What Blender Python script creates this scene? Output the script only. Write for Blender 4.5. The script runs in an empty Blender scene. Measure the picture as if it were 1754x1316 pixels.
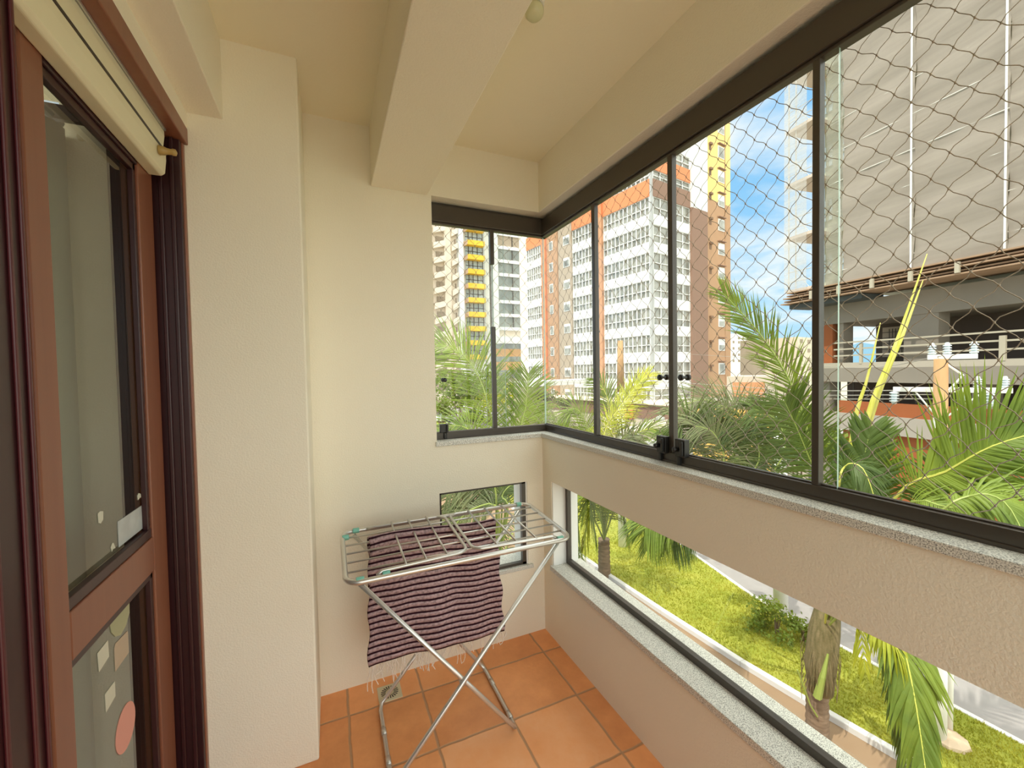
import bpy, math, random
from mathutils import Vector, Matrix
random.seed(7)
SC = bpy.context.scene
# ---------------------------------------------------------------- camera
FPX, YAW, PIT, ROL = 706.27, .41626, -.02901, -.017907
CAM = Vector((0, 0, 1.45))
FW = Vector((math.sin(YAW)*math.cos(PIT), math.cos(YAW)*math.cos(PIT), math.sin(PIT)))
_rt = Vector((math.cos(YAW), -math.sin(YAW), 0)); _up = _rt.cross(FW)
RT = _rt*math.cos(ROL) + _up*math.sin(ROL)
UP = -_rt*math.sin(ROL) + _up*math.cos(ROL)
cd = bpy.data.cameras.new('camera'); cam = bpy.data.objects.new('camera', cd)
SC.collection.objects.link(cam); SC.camera = cam
cd.sensor_width = 36; cd.lens = FPX/1754*36; cd.clip_start = .02; cd.clip_end = 3000
M4 = Matrix((RT, UP, -FW)).transposed().to_4x4(); M4.translation = CAM
cam.matrix_world = M4
# ---------------------------------------------------------------- light
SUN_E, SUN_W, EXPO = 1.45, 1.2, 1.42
SC.view_settings.view_transform = 'Standard'; SC.view_settings.look = 'None'
SC.view_settings.exposure = EXPO; SC.view_settings.gamma = 1; SC.view_settings.use_curve_mapping = False
SC.cycles.max_bounces = 10; SC.cycles.diffuse_bounces = 6; SC.cycles.transparent_max_bounces = 24
SC.cycles.transmission_bounces = 8; SC.cycles.caustics_reflective = False; SC.cycles.caustics_refractive = False
sl = bpy.data.lights.new('sun', 'SUN'); sun = bpy.data.objects.new('sun', sl); SC.collection.objects.link(sun)
sl.energy = SUN_E; sl.angle = .01; sl.color = (1, .94, .82)
sun.rotation_euler = Vector((-.50, -.16, .85)).normalized().to_track_quat('Z', 'Y').to_euler()
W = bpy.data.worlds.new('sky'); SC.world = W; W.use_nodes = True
nt = W.node_tree; N = nt.nodes; Lk = nt.links
for n in list(N): N.remove(n)
def nn(t, **k):
    x = N.new(t)
    for a, b in k.items(): setattr(x, a, b)
    return x
wo = nn('ShaderNodeOutputWorld'); bg = nn('ShaderNodeBackground'); tc = nn('ShaderNodeTexCoord')
sx = nn('ShaderNodeSeparateXYZ'); Lk.new(tc.outputs['Generated'], sx.inputs[0])
rp = nn('ShaderNodeValToRGB'); Lk.new(sx.outputs['Z'], rp.inputs[0])
e = rp.color_ramp.elements
e[0].position = 0; e[0].color = (.27, .29, .29, 1); e[1].position = .03; e[1].color = (.19, .28, .345, 1)
for p_, c_ in ((.14, (.135, .25, .36, 1)), (.35, (.095, .21, .335, 1)), (1, (.10, .20, .34, 1))):
    q = e.new(p_); q.color = c_
dv = nn('ShaderNodeVectorMath', operation='DIVIDE'); cx = nn('ShaderNodeCombineXYZ')
mx_ = nn('ShaderNodeMath', operation='ADD'); mx_.inputs[1].default_value = .16
Lk.new(sx.outputs['Z'], mx_.inputs[0])
for i in range(3): Lk.new(mx_.outputs[0], cx.inputs[i])
Lk.new(tc.outputs['Generated'], dv.inputs[0]); Lk.new(cx.outputs[0], dv.inputs[1])
mp = nn('ShaderNodeMapping'); mp.inputs['Scale'].default_value = (1.1, 1.1, 2.4); mp.inputs['Location'].default_value = (.8, .1, 0)
mp.inputs['Rotation'].default_value = (0, 0, .5)
Lk.new(dv.outputs[0], mp.inputs[0])
nz = nn('ShaderNodeTexNoise'); nz.inputs['Scale'].default_value = 1.5; nz.inputs['Detail'].default_value = 7
nz.inputs['Roughness'].default_value = .58; nz.inputs['Distortion'].default_value = .35
Lk.new(mp.outputs[0], nz.inputs['Vector'])
cr = nn('ShaderNodeValToRGB'); cr.color_ramp.elements[0].position = .38; cr.color_ramp.elements[1].position = .63
Lk.new(nz.outputs[0], cr.inputs[0])
mxc = nn('ShaderNodeMix', data_type='RGBA'); Lk.new(cr.outputs[0], mxc.inputs[0]); Lk.new(rp.outputs[0], mxc.inputs[6])
mxc.inputs[7].default_value = (.325, .34, .345, 1)
# warm fill added to the unseen sky overhead and behind, to brighten the interior
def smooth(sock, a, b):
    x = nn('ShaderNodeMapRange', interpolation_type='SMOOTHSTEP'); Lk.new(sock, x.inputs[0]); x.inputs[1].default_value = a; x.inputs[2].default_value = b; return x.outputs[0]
fillf = nn('ShaderNodeMath', operation='MAXIMUM'); Lk.new(smooth(sx.outputs['Z'], .66, .95), fillf.inputs[0]); ysc = nn('ShaderNodeMath', operation='MULTIPLY'); Lk.new(smooth(sx.outputs['Y'], .05, -.6), ysc.inputs[0]); ysc.inputs[1].default_value = .38
Lk.new(ysc.outputs[0], fillf.inputs[1])
fillmix = nn('ShaderNodeMix', data_type='RGBA'); Lk.new(fillf.outputs[0], fillmix.inputs[0]); Lk.new(mxc.outputs[2], fillmix.inputs[6]); fillmix.inputs[7].default_value = (1.55, 1.53, 1.34, 1)
Lk.new(fillmix.outputs[2], bg.inputs[0]); bg.inputs[1].default_value = SUN_W; Lk.new(bg.outputs[0], wo.inputs[0])

# ---------------------------------------------------------------- geometry from measured sight lines
def ray(x, y): return FW + RT*((x-877)/FPX) + UP*((658-y)/FPX)
def on(x, y, a, v):
    d = ray(x, y); i = 'XYZ'.index(a); return CAM + d*((v-CAM[i])/d[i])
def at(x, y, dep): return CAM + ray(x, y)*dep
class Plane:            # a vertical facade plane: P0, azimuth of its u axis; n points to the viewer
    def __init__(s, P0, az):
        s.P0 = Vector((P0[0], P0[1], 0)); s.d = Vector((math.sin(az), math.cos(az), 0))
        s.n = Vector((s.d.y, -s.d.x, 0))
        if s.n.dot(CAM-s.P0) < 0: s.n = -s.n
    def u(s, px, y=634):
        r = ray(px, y); a, b, c, d = r.x, -s.d.x, r.y, -s.d.y
        e1, e2 = s.P0.x-CAM.x, s.P0.y-CAM.y; D = a*d-b*c
        return (a*e2-c*e1)/D
    def z(s, px, y):
        r = ray(px, y); a, b, c, d = r.x, -s.d.x, r.y, -s.d.y
        e1, e2 = s.P0.x-CAM.x, s.P0.y-CAM.y; D = a*d-b*c
        t = (e1*d-b*e2)/D; return CAM.z+t*r.z
    def pt(s, u, z, o=0): return s.P0+s.d*u+s.n*o+Vector((0, 0, z))

# ---------------------------------------------------------------- mesh builder
class MB:
    def __init__(s): s.v = []; s.f = []; s.m = []; s.uv = []
    def add(s, vs, fs, mi=0, uvs=None):
        b = len(s.v); s.v += [tuple(v) for v in vs]
        for k, f in enumerate(fs):
            s.f.append([b+i for i in f]); s.m.append(mi); s.uv.append(uvs[k] if uvs else None)
    def hexa(s, p, mi=0):      # p: 8 points, bottom 4 ccw then top 4
        s.add(p, [(3, 2, 1, 0), (4, 5, 6, 7), (0, 1, 5, 4), (1, 2, 6, 5), (2, 3, 7, 6), (3, 0, 4, 7)], mi)
    def box(s, x0, x1, y0, y1, z0, z1, mi=0):
        x0, x1 = min(x0, x1), max(x0, x1); y0, y1 = min(y0, y1), max(y0, y1); z0, z1 = min(z0, z1), max(z0, z1)
        s.hexa([(x0, y0, z0), (x1, y0, z0), (x1, y1, z0), (x0, y1, z0), (x0, y0, z1), (x1, y0, z1), (x1, y1, z1), (x0, y1, z1)], mi)
    def pbox(s, P, u0, u1, z0, z1, o0, o1, mi=0):
        q = [P.pt(u0, z0, o0), P.pt(u1, z0, o0), P.pt(u1, z0, o1), P.pt(u0, z0, o1)]
        s.hexa(q+[a+Vector((0, 0, z1-z0)) for a in q], mi)
    def tube(s, pts, r, n=8, mi=0, cap=True, closed=False):
        pts = [Vector(p) for p in pts]; k = len(pts)
        rs = r if isinstance(r, (list, tuple)) else [r]*k
        rings = []; nrm = None
        for i, p in enumerate(pts):
            if closed: t = pts[(i+1) % k]-pts[i-1]
            else: t = pts[min(i+1, k-1)]-pts[max(i-1, 0)]
            t.normalize()
            if nrm is None:
                a = Vector((0, 0, 1)) if abs(t.z) < .9 else Vector((1, 0, 0)); nrm = (a-t*a.dot(t)).normalized()
            else: nrm = (nrm-t*nrm.dot(t)).normalized()
            b = t.cross(nrm)
            rings.append([p+(nrm*math.cos(2*math.pi*j/n)+b*math.sin(2*math.pi*j/n))*rs[i] for j in range(n)])
        vs = [v for R in rings for v in R]; fs = []
        for i in range(k if closed else k-1):
            A, B = i*n, ((i+1) % k)*n
            for j in range(n): fs.append((A+j, A+(j+1) % n, B+(j+1) % n, B+j))
        if cap and not closed: fs += [tuple(range(n))[::-1], tuple(range((k-1)*n, k*n))]
        s.add(vs, fs, mi)
    def lathe(s, c, prof, n=16, mi=0, ax='Z'):
        vs = []; c = Vector(c)
        for r, h in prof:
            for j in range(n):
                a = 2*math.pi*j/n; x, y = r*math.cos(a), r*math.sin(a)
                vs.append(c+(Vector((x, y, h)) if ax == 'Z' else Vector((h, x, y)) if ax == 'X' else Vector((x, h, y))))
        fs = [(i*n+j, i*n+(j+1) % n, (i+1)*n+(j+1) % n, (i+1)*n+j) for i in range(len(prof)-1) for j in range(n)]
        fs += [tuple(range(n))[::-1], tuple(range((len(prof)-1)*n, len(prof)*n))]
        s.add(vs, fs, mi)
    def poly(s, pts, off, mi=0):    # flat outline with thickness
        n = len(pts); off = Vector(off); a = [Vector(p) for p in pts]
        s.add(a+[p+off for p in a], [tuple(range(n))[::-1], tuple(range(n, 2*n))]+[(i, (i+1) % n, n+(i+1) % n, n+i) for i in range(n)], mi)
    def build(s, name, mats, parent=None, smooth=False, bevel=0):
        me = bpy.data.meshes.new(name); me.from_pydata(s.v, [], s.f)
        for m in (mats if isinstance(mats, (list, tuple)) else [mats]): me.materials.append(m)
        me.polygons.foreach_set('material_index', s.m)
        if any(s.uv):
            ul = me.uv_layers.new(name='UVMap')
            for p in me.polygons:
                w = s.uv[p.index]
                if w:
                    for li, c in zip(p.loop_indices, w): ul.data[li].uv = c
        if smooth: me.polygons.foreach_set('use_smooth', [True]*len(s.f))
        me.update()
        o = bpy.data.objects.new(name, me); SC.collection.objects.link(o)
        if parent is not None:
            o.parent = parent; o.matrix_parent_inverse = parent.matrix_world.inverted()
        if bevel:
            b = o.modifiers.new('b', 'BEVEL'); b.width = bevel; b.segments = 2; b.limit_method = 'ANGLE'
        return o
def tag(o, label=None, cat=None, group=None, kind=None):
    if label: o['label'] = label
    if cat: o['category'] = cat
    if group: o['group'] = group
    if kind: o['kind'] = kind
    return o
def empty(name, loc, label=None, cat=None, group=None, kind=None):
    o = bpy.data.objects.new(name, None); SC.collection.objects.link(o); o.empty_display_size = .1
    o.location = loc; o.matrix_world = Matrix.Translation(loc)
    return tag(o, label, cat, group, kind)

# ---------------------------------------------------------------- materials
def mat(name, col, rough=.7, metal=0, spec=.5, noise=None, bump=None, transl=0, coat=0):
    m = bpy.data.materials.new(name); m.use_nodes = True; t = m.node_tree; b = t.nodes['Principled BSDF']
    b.inputs['Base Color'].default_value = (*col, 1); b.inputs['Roughness'].default_value = rough
    b.inputs['Metallic'].default_value = metal; b.inputs['Specular IOR Level'].default_value = spec
    if coat: b.inputs['Coat Weight'].default_value = coat; b.inputs['Coat Roughness'].default_value = .15
    tcn = t.nodes.new('ShaderNodeTexCoord')
    if noise:
        sc, amt, col2 = noise[:3]
        nz = t.nodes.new('ShaderNodeTexNoise'); nz.inputs['Scale'].default_value = sc; nz.inputs['Detail'].default_value = 6
        if len(noise) > 3:
            mpn = t.nodes.new('ShaderNodeMapping'); mpn.inputs['Scale'].default_value = noise[3]
            t.links.new(tcn.outputs['Object'], mpn.inputs[0]); t.links.new(mpn.outputs[0], nz.inputs['Vector'])
        else: t.links.new(tcn.outputs['Object'], nz.inputs['Vector'])
        r = t.nodes.new('ShaderNodeValToRGB'); r.color_ramp.elements[0].position = .5-amt; r.color_ramp.elements[1].position = .5+amt
        r.color_ramp.elements[0].color = (*col, 1); r.color_ramp.elements[1].color = (*col2, 1)
        t.links.new(nz.outputs[0], r.inputs[0]); t.links.new(r.outputs[0], b.inputs['Base Color'])
        m['c'] = r.outputs[0].path_from_id() if False else ''
        m_col = r.outputs[0]
    else: m_col = None
    if bump:
        sc, st = bump
        nb = t.nodes.new('ShaderNodeTexNoise'); nb.inputs['Scale'].default_value = sc; nb.inputs['Detail'].default_value = 5
        t.links.new(tcn.outputs['Object'], nb.inputs['Vector'])
        bp = t.nodes.new('ShaderNodeBump'); bp.inputs['Strength'].default_value = st; bp.inputs['Distance'].default_value = .01
        t.links.new(nb.outputs[0], bp.inputs['Height']); t.links.new(bp.outputs[0], b.inputs['Normal'])
    if transl:
        tr = t.nodes.new('ShaderNodeBsdfTranslucent'); mx = t.nodes.new('ShaderNodeMixShader'); mx.inputs[0].default_value = transl
        out = t.nodes['Material Output']
        tr.inputs[0].default_value = (min(1, col[0]*1.9), min(1, col[1]*1.7), col[2]*.7, 1)
        if m_col is not None:
            g = t.nodes.new('ShaderNodeMix'); g.data_type = 'RGBA'; g.blend_type = 'MULTIPLY'; g.inputs[0].default_value = 1
            g.inputs[7].default_value = (1.5, 1.35, .5, 1); t.links.new(m_col, g.inputs[6]); t.links.new(g.outputs[2], tr.inputs[0])
        t.links.new(b.outputs[0], mx.inputs[1]); t.links.new(tr.outputs[0], mx.inputs[2]); t.links.new(mx.outputs[0], out.inputs[0])
    return m
def glass(name, tint, f0=.04, boost=1.0):
    m = bpy.data.materials.new(name); m.use_nodes = True; t = m.node_tree; t.nodes.clear()
    o = t.nodes.new('ShaderNodeOutputMaterial'); mx = t.nodes.new('ShaderNodeMixShader')
    tr = t.nodes.new('ShaderNodeBsdfTransparent'); gl = t.nodes.new('ShaderNodeBsdfGlossy')
    fr = t.nodes.new('ShaderNodeFresnel'); fr.inputs[0].default_value = 1.45
    tr.inputs[0].default_value = (*tint, 1); gl.inputs['Roughness'].default_value = .0
    ge = t.nodes.new('ShaderNodeNewGeometry'); iv = t.nodes.new('ShaderNodeMath'); iv.operation = 'SUBTRACT'; iv.inputs[0].default_value = boost
    mb = t.nodes.new('ShaderNodeMath'); mb.operation = 'MULTIPLY'; mb.inputs[1].default_value = boost; t.links.new(ge.outputs['Backfacing'], mb.inputs[0]); t.links.new(mb.outputs[0], iv.inputs[1])
    mm = t.nodes.new('ShaderNodeMath'); mm.operation = 'MULTIPLY'; mm.use_clamp = True
    t.links.new(fr.outputs[0], mm.inputs[0]); t.links.new(iv.outputs[0], mm.inputs[1]); t.links.new(mm.outputs[0], mx.inputs[0])
    t.links.new(tr.outputs[0], mx.inputs[1]); t.links.new(gl.outputs[0], mx.inputs[2]); t.links.new(mx.outputs[0], o.inputs[0])
    return m
def granite():
    m = mat('granite', (.42, .41, .37), .45); t = m.node_tree; b = t.nodes['Principled BSDF']
    tcn = t.nodes.new('ShaderNodeTexCoord'); nz = t.nodes.new('ShaderNodeTexNoise'); nz.inputs['Scale'].default_value = 380; nz.inputs['Detail'].default_value = 3
    t.links.new(tcn.outputs['Object'], nz.inputs['Vector']); r = t.nodes.new('ShaderNodeValToRGB')
    e = r.color_ramp.elements; e[0].position = .33; e[0].color = (.14, .14, .125, 1); e[1].position = .60; e[1].color = (.84, .83, .76, 1)
    q = e.new(.45); q.color = (.52, .52, .47, 1)
    t.links.new(nz.outputs[0], r.inputs[0]); t.links.new(r.outputs[0], b.inputs['Base Color']); return m
def tiles():
    m = mat('terracotta_tiles', (.5, .2, .08), .5); t = m.node_tree; b = t.nodes['Principled BSDF']; L = t.links.new
    def nd(k, **a):
        x = t.nodes.new(k)
        for q, w in a.items(): setattr(x, q, w)
        return x
    tcn = nd('ShaderNodeTexCoord'); sp = nd('ShaderNodeSeparateXYZ'); L(tcn.outputs['Object'], sp.inputs[0])
    def mth(op, a, bb=None):
        x = nd('ShaderNodeMath', operation=op)
        for i, v in enumerate((a, bb)):
            if v is None: continue
            if isinstance(v, (int, float)): x.inputs[i].default_value = v
            else: L(v, x.inputs[i])
        return x.outputs[0]
    wob = nd('ShaderNodeTexNoise'); wob.inputs['Scale'].default_value = 9; L(tcn.outputs['Object'], wob.inputs['Vector'])
    w = mth('MULTIPLY', mth('SUBTRACT', wob.outputs[0], .5), .012)
    def cell(o, ph): return mth('DIVIDE', mth('ADD', mth('SUBTRACT', o, ph), w), .3125)
    ux, uy = cell(sp.outputs['X'], .035), cell(sp.outputs['Y'], 1.8575)
    def edge(u):
        f = mth('FRACT', u); return mth('MINIMUM', f, mth('SUBTRACT', 1, f))
    d = mth('MINIMUM', edge(ux), edge(uy))
    ss = nd('ShaderNodeMapRange', interpolation_type='SMOOTHSTEP'); L(d, ss.inputs[0]); ss.inputs[1].default_value = .005; ss.inputs[2].default_value = .024
    cmb = nd('ShaderNodeCombineXYZ'); L(mth('FLOOR', ux), cmb.inputs[0]); L(mth('FLOOR', uy), cmb.inputs[1])
    wn = nd('ShaderNodeTexWhiteNoise', noise_dimensions='3D'); L(cmb.outputs[0], wn.inputs['Vector'])
    n1 = nd('ShaderNodeTexNoise'); n1.inputs['Scale'].default_value = 6; n1.inputs['Detail'].default_value = 8; n1.inputs['Roughness'].default_value = .65
    L(tcn.outputs['Object'], n1.inputs['Vector'])
    v = mth('ADD', mth('MULTIPLY', wn.outputs['Value'], .42), mth('MULTIPLY', n1.outputs[0], .7))
    r = nd('ShaderNodeValToRGB'); e = r.color_ramp.elements
    e[0].position = .25; e[0].color = (.68, .27, .095, 1); e[1].position = .95; e[1].color = (.95, .52, .27, 1)
    q = e.new(.6); q.color = (.90, .39, .15, 1)
    L(v, r.inputs[0])
    mx = nd('ShaderNodeMix', data_type='RGBA'); L(ss.outputs[0], mx.inputs[0]); mx.inputs[6].default_value = (.48, .27, .14, 1); L(r.outputs[0], mx.inputs[7])
    L(mx.outputs[2], b.inputs['Base Color'])
    n2 = nd('ShaderNodeTexNoise'); n2.inputs['Scale'].default_value = 60; L(tcn.outputs['Object'], n2.inputs['Vector'])
    h = mth('ADD', mth('MULTIPLY', ss.outputs[0], .5), mth('MULTIPLY', n2.outputs[0], .18))
    bp = nd('ShaderNodeBump'); bp.inputs['Strength'].default_value = .6; bp.inputs['Distance'].default_value = .008; L(h, bp.inputs['Height'])
    L(bp.outputs[0], b.inputs['Normal']); return m
def rugmat():
    m = mat('striped_weave', (.3, .2, .22), .95, spec=.1); t = m.node_tree; b = t.nodes['Principled BSDF']; L = t.links.new
    uv = t.nodes.new('ShaderNodeTexCoord'); mp = t.nodes.new('ShaderNodeMapping'); L(uv.outputs['UV'], mp.inputs[0])
    w = t.nodes.new('ShaderNodeTexWave'); w.bands_direction = 'Y'; w.inputs['Scale'].default_value = 13; w.inputs['Distortion'].default_value = 1.6
    w.inputs['Detail'].default_value = 2; w.inputs['Detail Scale'].default_value = .6; L(mp.outputs[0], w.inputs[0])
    r = t.nodes.new('ShaderNodeValToRGB'); e = r.color_ramp.elements
    e[0].position = .16; e[0].color = (.035, .010, .018, 1); e[1].position = .38; e[1].color = (.50, .35, .36, 1)
    L(w.outputs[0], r.inputs[0])
    n = t.nodes.new('ShaderNodeTexNoise'); n.inputs['Scale'].default_value = 90; L(uv.outputs['UV'], n.inputs['Vector'])
    mx = t.nodes.new('ShaderNodeMix'); mx.data_type = 'RGBA'; mx.blend_type = 'MULTIPLY'; mx.inputs[0].default_value = .8
    rr = t.nodes.new('ShaderNodeValToRGB'); rr.color_ramp.elements[0].position = .3; rr.color_ramp.elements[0].color = (.4, .4, .4, 1); rr.color_ramp.elements[1].position = .6
    L(n.outputs[0], rr.inputs[0]); L(r.outputs[0], mx.inputs[6]); L(rr.outputs[0], mx.inputs[7]); L(mx.outputs[2], b.inputs['Base Color'])
    bp = t.nodes.new('ShaderNodeBump'); bp.inputs['Strength'].default_value = .8; bp.inputs['Distance'].default_value = .006
    L(w.outputs[0], bp.inputs['Height']); L(bp.outputs[0], b.inputs['Normal']); return m
PAINT = mat('cream_plaster', (.87, .82, .69), .85, spec=.2, noise=(1.6, .3, (.84, .785, .645)), bump=(170, .22))
CEIL = mat('cream_ceiling_paint', (.87, .82, .65), .9, spec=.15, noise=(1.2, .3, (.84, .785, .61)), bump=(120, .12))
TILE = tiles(); GRAN = granite()
WOOD = mat('red_stained_wood', (.25, .093, .047), .40, noise=(3, .3, (.20, .066, .035), (12, 12, .6)), coat=.15)
DWOOD = mat('dark_red_wood', (.045, .010, .012), .35, noise=(3, .3, (.022, .005, .006), (14, 14, .5)))
CREAMP = mat('cream_enamel', (.78, .74, .52), .35)
BRONZE = mat('dark_bronze_aluminium', (.055, .043, .032), .35, metal=.0, spec=.6)
ALU = mat('aluminium_tube', (.66, .65, .62), .30, metal=.75)
AQUA = mat('aqua_plastic', (.20, .52, .42), .45)
BLACK = mat('black_plastic', (.015, .014, .013), .35)
GLS = glass('clear_glass', (.975, .985, .97)); GLE = mat('green_glass_edge', (.45, .62, .52), .25)
DGLS = glass('door_glass', (.80, .82, .78), boost=1.6)
RUG = rugmat(); FRN = mat('cream_fringe', (.82, .75, .66), .95)
NET = mat('taupe_cord', (.42, .34, .27), .8)
BRASS = mat('brass_ochre', (.42, .28, .09), .4)
WHT = mat('white_paint', (.80, .80, .76), .6); WHTB = mat('bright_white_render', (.76, .77, .77), .7)
def flat(n, c, r=.8, **k): return mat(n, c, r, **k)
# ================================================================= STRUCTURE OF THE BALCONY
XR, YF, XL, YC = 1.073, 2.024, -.418, 1.689
ZC, ZB = 2.59, 2.322
YN = -.75                     # how far the balcony goes on behind the camera
def st(name, mb, m, parent=None, **k):
    o = mb.build(name, m, parent, **k)
    if parent is None: o['kind'] = 'structure'
    return o
m = MB(); m.box(XL-.3, XR, YN, YF, -.15, 0); st('floor', m, TILE)
m = MB()      # right parapet wall with the long low opening
m.box(XR, 1.235, YN, YF+.16, -.3, .375); m.box(XR, 1.235, YN, YF+.16, .857, 1.086); m.box(XR, 1.235, 1.93, YF+.16, .375, .857)
st('wall_right', m, PAINT)
m = MB(); Y2 = YF+.165     # far wall
m.box(-.078, .48, YF, Y2, 0, ZC+.1); m.box(.48, XR, YF, Y2, 0, .37); m.box(.48, .487, YF, Y2, .37, .848)
m.box(.974, XR, YF, Y2, .37, .848); m.box(.48, XR, YF, Y2, .848, 1.086)
m.box(.48, XR, YF, Y2-.08, 2.322, ZC+.1); st('wall_back', m, PAINT)
m = MB(); m.box(XR, 1.19, YN, Y2-.08, 2.322, ZC+.1); st('wall_right_lintel', m, PAINT, bevel=.004).name = 'wall_upper'
m = MB(); m.box(XL-.3, -.076, YC, Y2, 0, ZC+.1); st('wall_pillar', m, PAINT, bevel=.006)
m = MB(); m.box(XL-.25, XL+.013, YN, YC, 2.268, ZC+.1); m.box(XL-.25, -.305, YN, YC, ZB, ZC+.1); st('wall_left', m, PAINT, bevel=.003)
m = MB(); m.box(.199, .461, YN, YF, ZB-.002, ZC+.1); st('ceiling_beam', m, PAINT, bevel=.004)
m = MB(); m.box(-2.2, 1.3, YN, YF+.3, ZC, ZC+.3); st('ceiling', m, CEIL)
# outer skin of our own building under the balcony
m = MB(); m.box(-2.5, 1.0, YN, YF-.05, -5.55, -.30); st('wall_outer', m, PAINT)
# granite sills
m = MB(); m.poly([(1.063, YN, 1.086), (1.25, YN, 1.086), (1.25, 2.195, 1.086), (.474, 2.195, 1.086), (.474, 2.014, 1.086), (1.063, 2.014, 1.086)], (0, 0, .023))
st('trim_1', m, GRAN, bevel=.002)
m = MB(); m.box(1.061, 1.255, YN, 1.937, .376, .402); st('trim_2', m, GRAN, bevel=.002)
m = MB(); m.box(.487, 1.0, 2.008, 2.2, .371, .391); st('trim_3', m, GRAN, bevel=.002)
# white lining of the low opening
m = MB(); m.box(1.077, 1.232, 1.922, 1.93, .402, .857); m.box(.966, .974, YF+.003, Y2-.003, .391, .848); st('trim_4', m, WHT)
# ---- glazed corner window
win = empty('window_1', (1.13, 2.09, 1.11), kind='structure')
m = MB(); m.box(1.118, 1.168, YN, 2.13, 2.222, 2.305); m.box(.482, 1.168, 2.078, 2.13, 2.222, 2.305)
m.box(1.128, 1.158, YN, 2.118, 2.212, 2.222); m.box(.482, 1.158, 2.09, 2.118, 2.212, 2.222)
m.build('top_track', BRONZE, win, bevel=.002)
m = MB(); m.box(1.165, 1.19, YN, 2.11, 2.305, 2.322); m.box(.482, 1.165, 2.10, 2.13, 2.305, 2.322); m.build('head_packing', BRONZE, win)
m = MB()
for a, b in ((0, .038),): m.box(1.127, 1.163, YN, 2.115, 1.109, 1.109+b); m.box(.482, 1.163, 2.082, 2.115, 1.109, 1.109+b)
m.box(1.123, 1.127, YN, 2.08, 1.109, 1.118); m.box(1.139, 1.151, YN, 2.1, 1.147, 1.151)
m.build('bottom_track', BRONZE, win, bevel=.002)
def post(x0, x1, y0, y1, z0=1.147, z1=2.213):
    m = MB(); m.box(x0, x1, y0, y1, z0, z1); m.build('glazing_bar', BRONZE, win, bevel=.0015)
post(1.128, 1.15, .638, .655); post(1.128, 1.15, 1.120, 1.142); post(1.128, 1.15, 1.588, 1.612); post(1.128, 1.15, .12, .14)
post(.808, .831, 2.085, 2.105, 1.147, on(847, 560, "Y", 2.09).z); post(.808, .831, 2.085, 2.105, on(843, 453, "Y", 2.09).z)  # gap between the two lengths stands for a bright reflection on the bar
def pane(axis, a0, a1, c, edge=True):
    m = MB(); t = .003
    if axis == 'Y': m.box(c-t, c+t, a0, a1, 1.147, 2.215)
    else: m.box(a0, a1, c-t, c+t, 1.147, 2.215)
    o = m.build('glass_pane', [GLS, GLE], win)
    for p in o.data.polygons:       # polished green edges
        n = p.normal
        if (axis == 'Y' and abs(n.y) > .5) or (axis == 'X' and abs(n.x) > .5): p.material_index = 1
pane('Y', .60, 1.128, 1.139); pane('Y', 1.134, 1.60, 1.139); pane('Y', 1.60, 2.10, 1.139); pane('Y', .13, .648, 1.149); pane('Y', -.7, .13, 1.139)
pane('X', .49, .822, 2.094); pane('X', .82, 1.13, 2.094); pane('X', .78, .893, 2.108)
def latch(c, axis):
    x, y, z = c; m = MB(); s = .022
    if axis == 'Y':
        m.box(x-.012, x+.012, y-s, y+s, z, z+.062); m.box(x-.02, x-.012, y-s*.8, y-s*.2, z+.006, z+.056)
        m.lathe((x-.03, y+s*.6, z+.026), [(.006, 0), (.009, .004), (.009, .014), (.006, .02)], 10, 0, 'X'); m.box(x-.008, x+.006, y+s*.2, y+s*.75, z-.03, z)
    else:
        m.box(x-s, x+s, y-.012, y+.012, z, z+.045); m.box(x-.004, x+.012, y-.016, y+.004, z-.03, z); m.box(x+.008, x+.016, y-.02, y-.012, z, z+.045)
    m.build('latch', BLACK, win, bevel=.003)
latch((1.122, 1.165, 1.142), 'Y'); latch((1.122, 1.075, 1.142), 'Y'); latch((.533, 2.085, 1.143), 'X')
def knob(c, axis):
    m = MB(); x, y, z = c
    m.lathe((x-.024, y, z) if axis == 'X' else (x, y-.024, z), [(.005, 0), (.011, .003), (.011, .01), (.005, .014), (.005, .032), (.011, .036), (.011, .044), (.005, .047)], 14, 0, axis)
    m.build('pull_knob', BLACK, win, smooth=False)
knob((1.139, 1.178, 1.42), 'X'); knob((1.139, 1.078, 1.42), 'X'); knob((.541, 2.094, 1.415), 'Y')
# ---- fixed glass in the two low openings
w2 = empty('window_2', (1.165, 1.2, .402), kind='structure')
m = MB(); m.box(1.155, 1.178, YN, 1.922, .402, .428); m.box(1.155, 1.178, YN, 1.922, .838, .857); m.box(1.155, 1.178, 1.902, 1.922, .428, .838)
m.build('window_frame', BRONZE, w2, bevel=.001)
m = MB(); m.box(1.164, 1.169, YN, 1.902, .428, .838); m.build('glass_pane', GLS, w2)
w3 = empty('window_3', (.73, 2.05, .391), kind='structure')
m = MB(); m.box(.487, .497, 2.03, 2.055, .391, .848); m.box(.944, .966, 2.03, 2.055, .391, .848); m.box(.487, .966, 2.03, 2.055, .391, .405); m.box(.487, .966, 2.03, 2.055, .838, .848)
m.build('window_frame', BRONZE, w3); m = MB(); m.box(.497, .944, 2.04, 2.045, .405, .838); m.build('glass_pane', GLS, w3)

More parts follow.
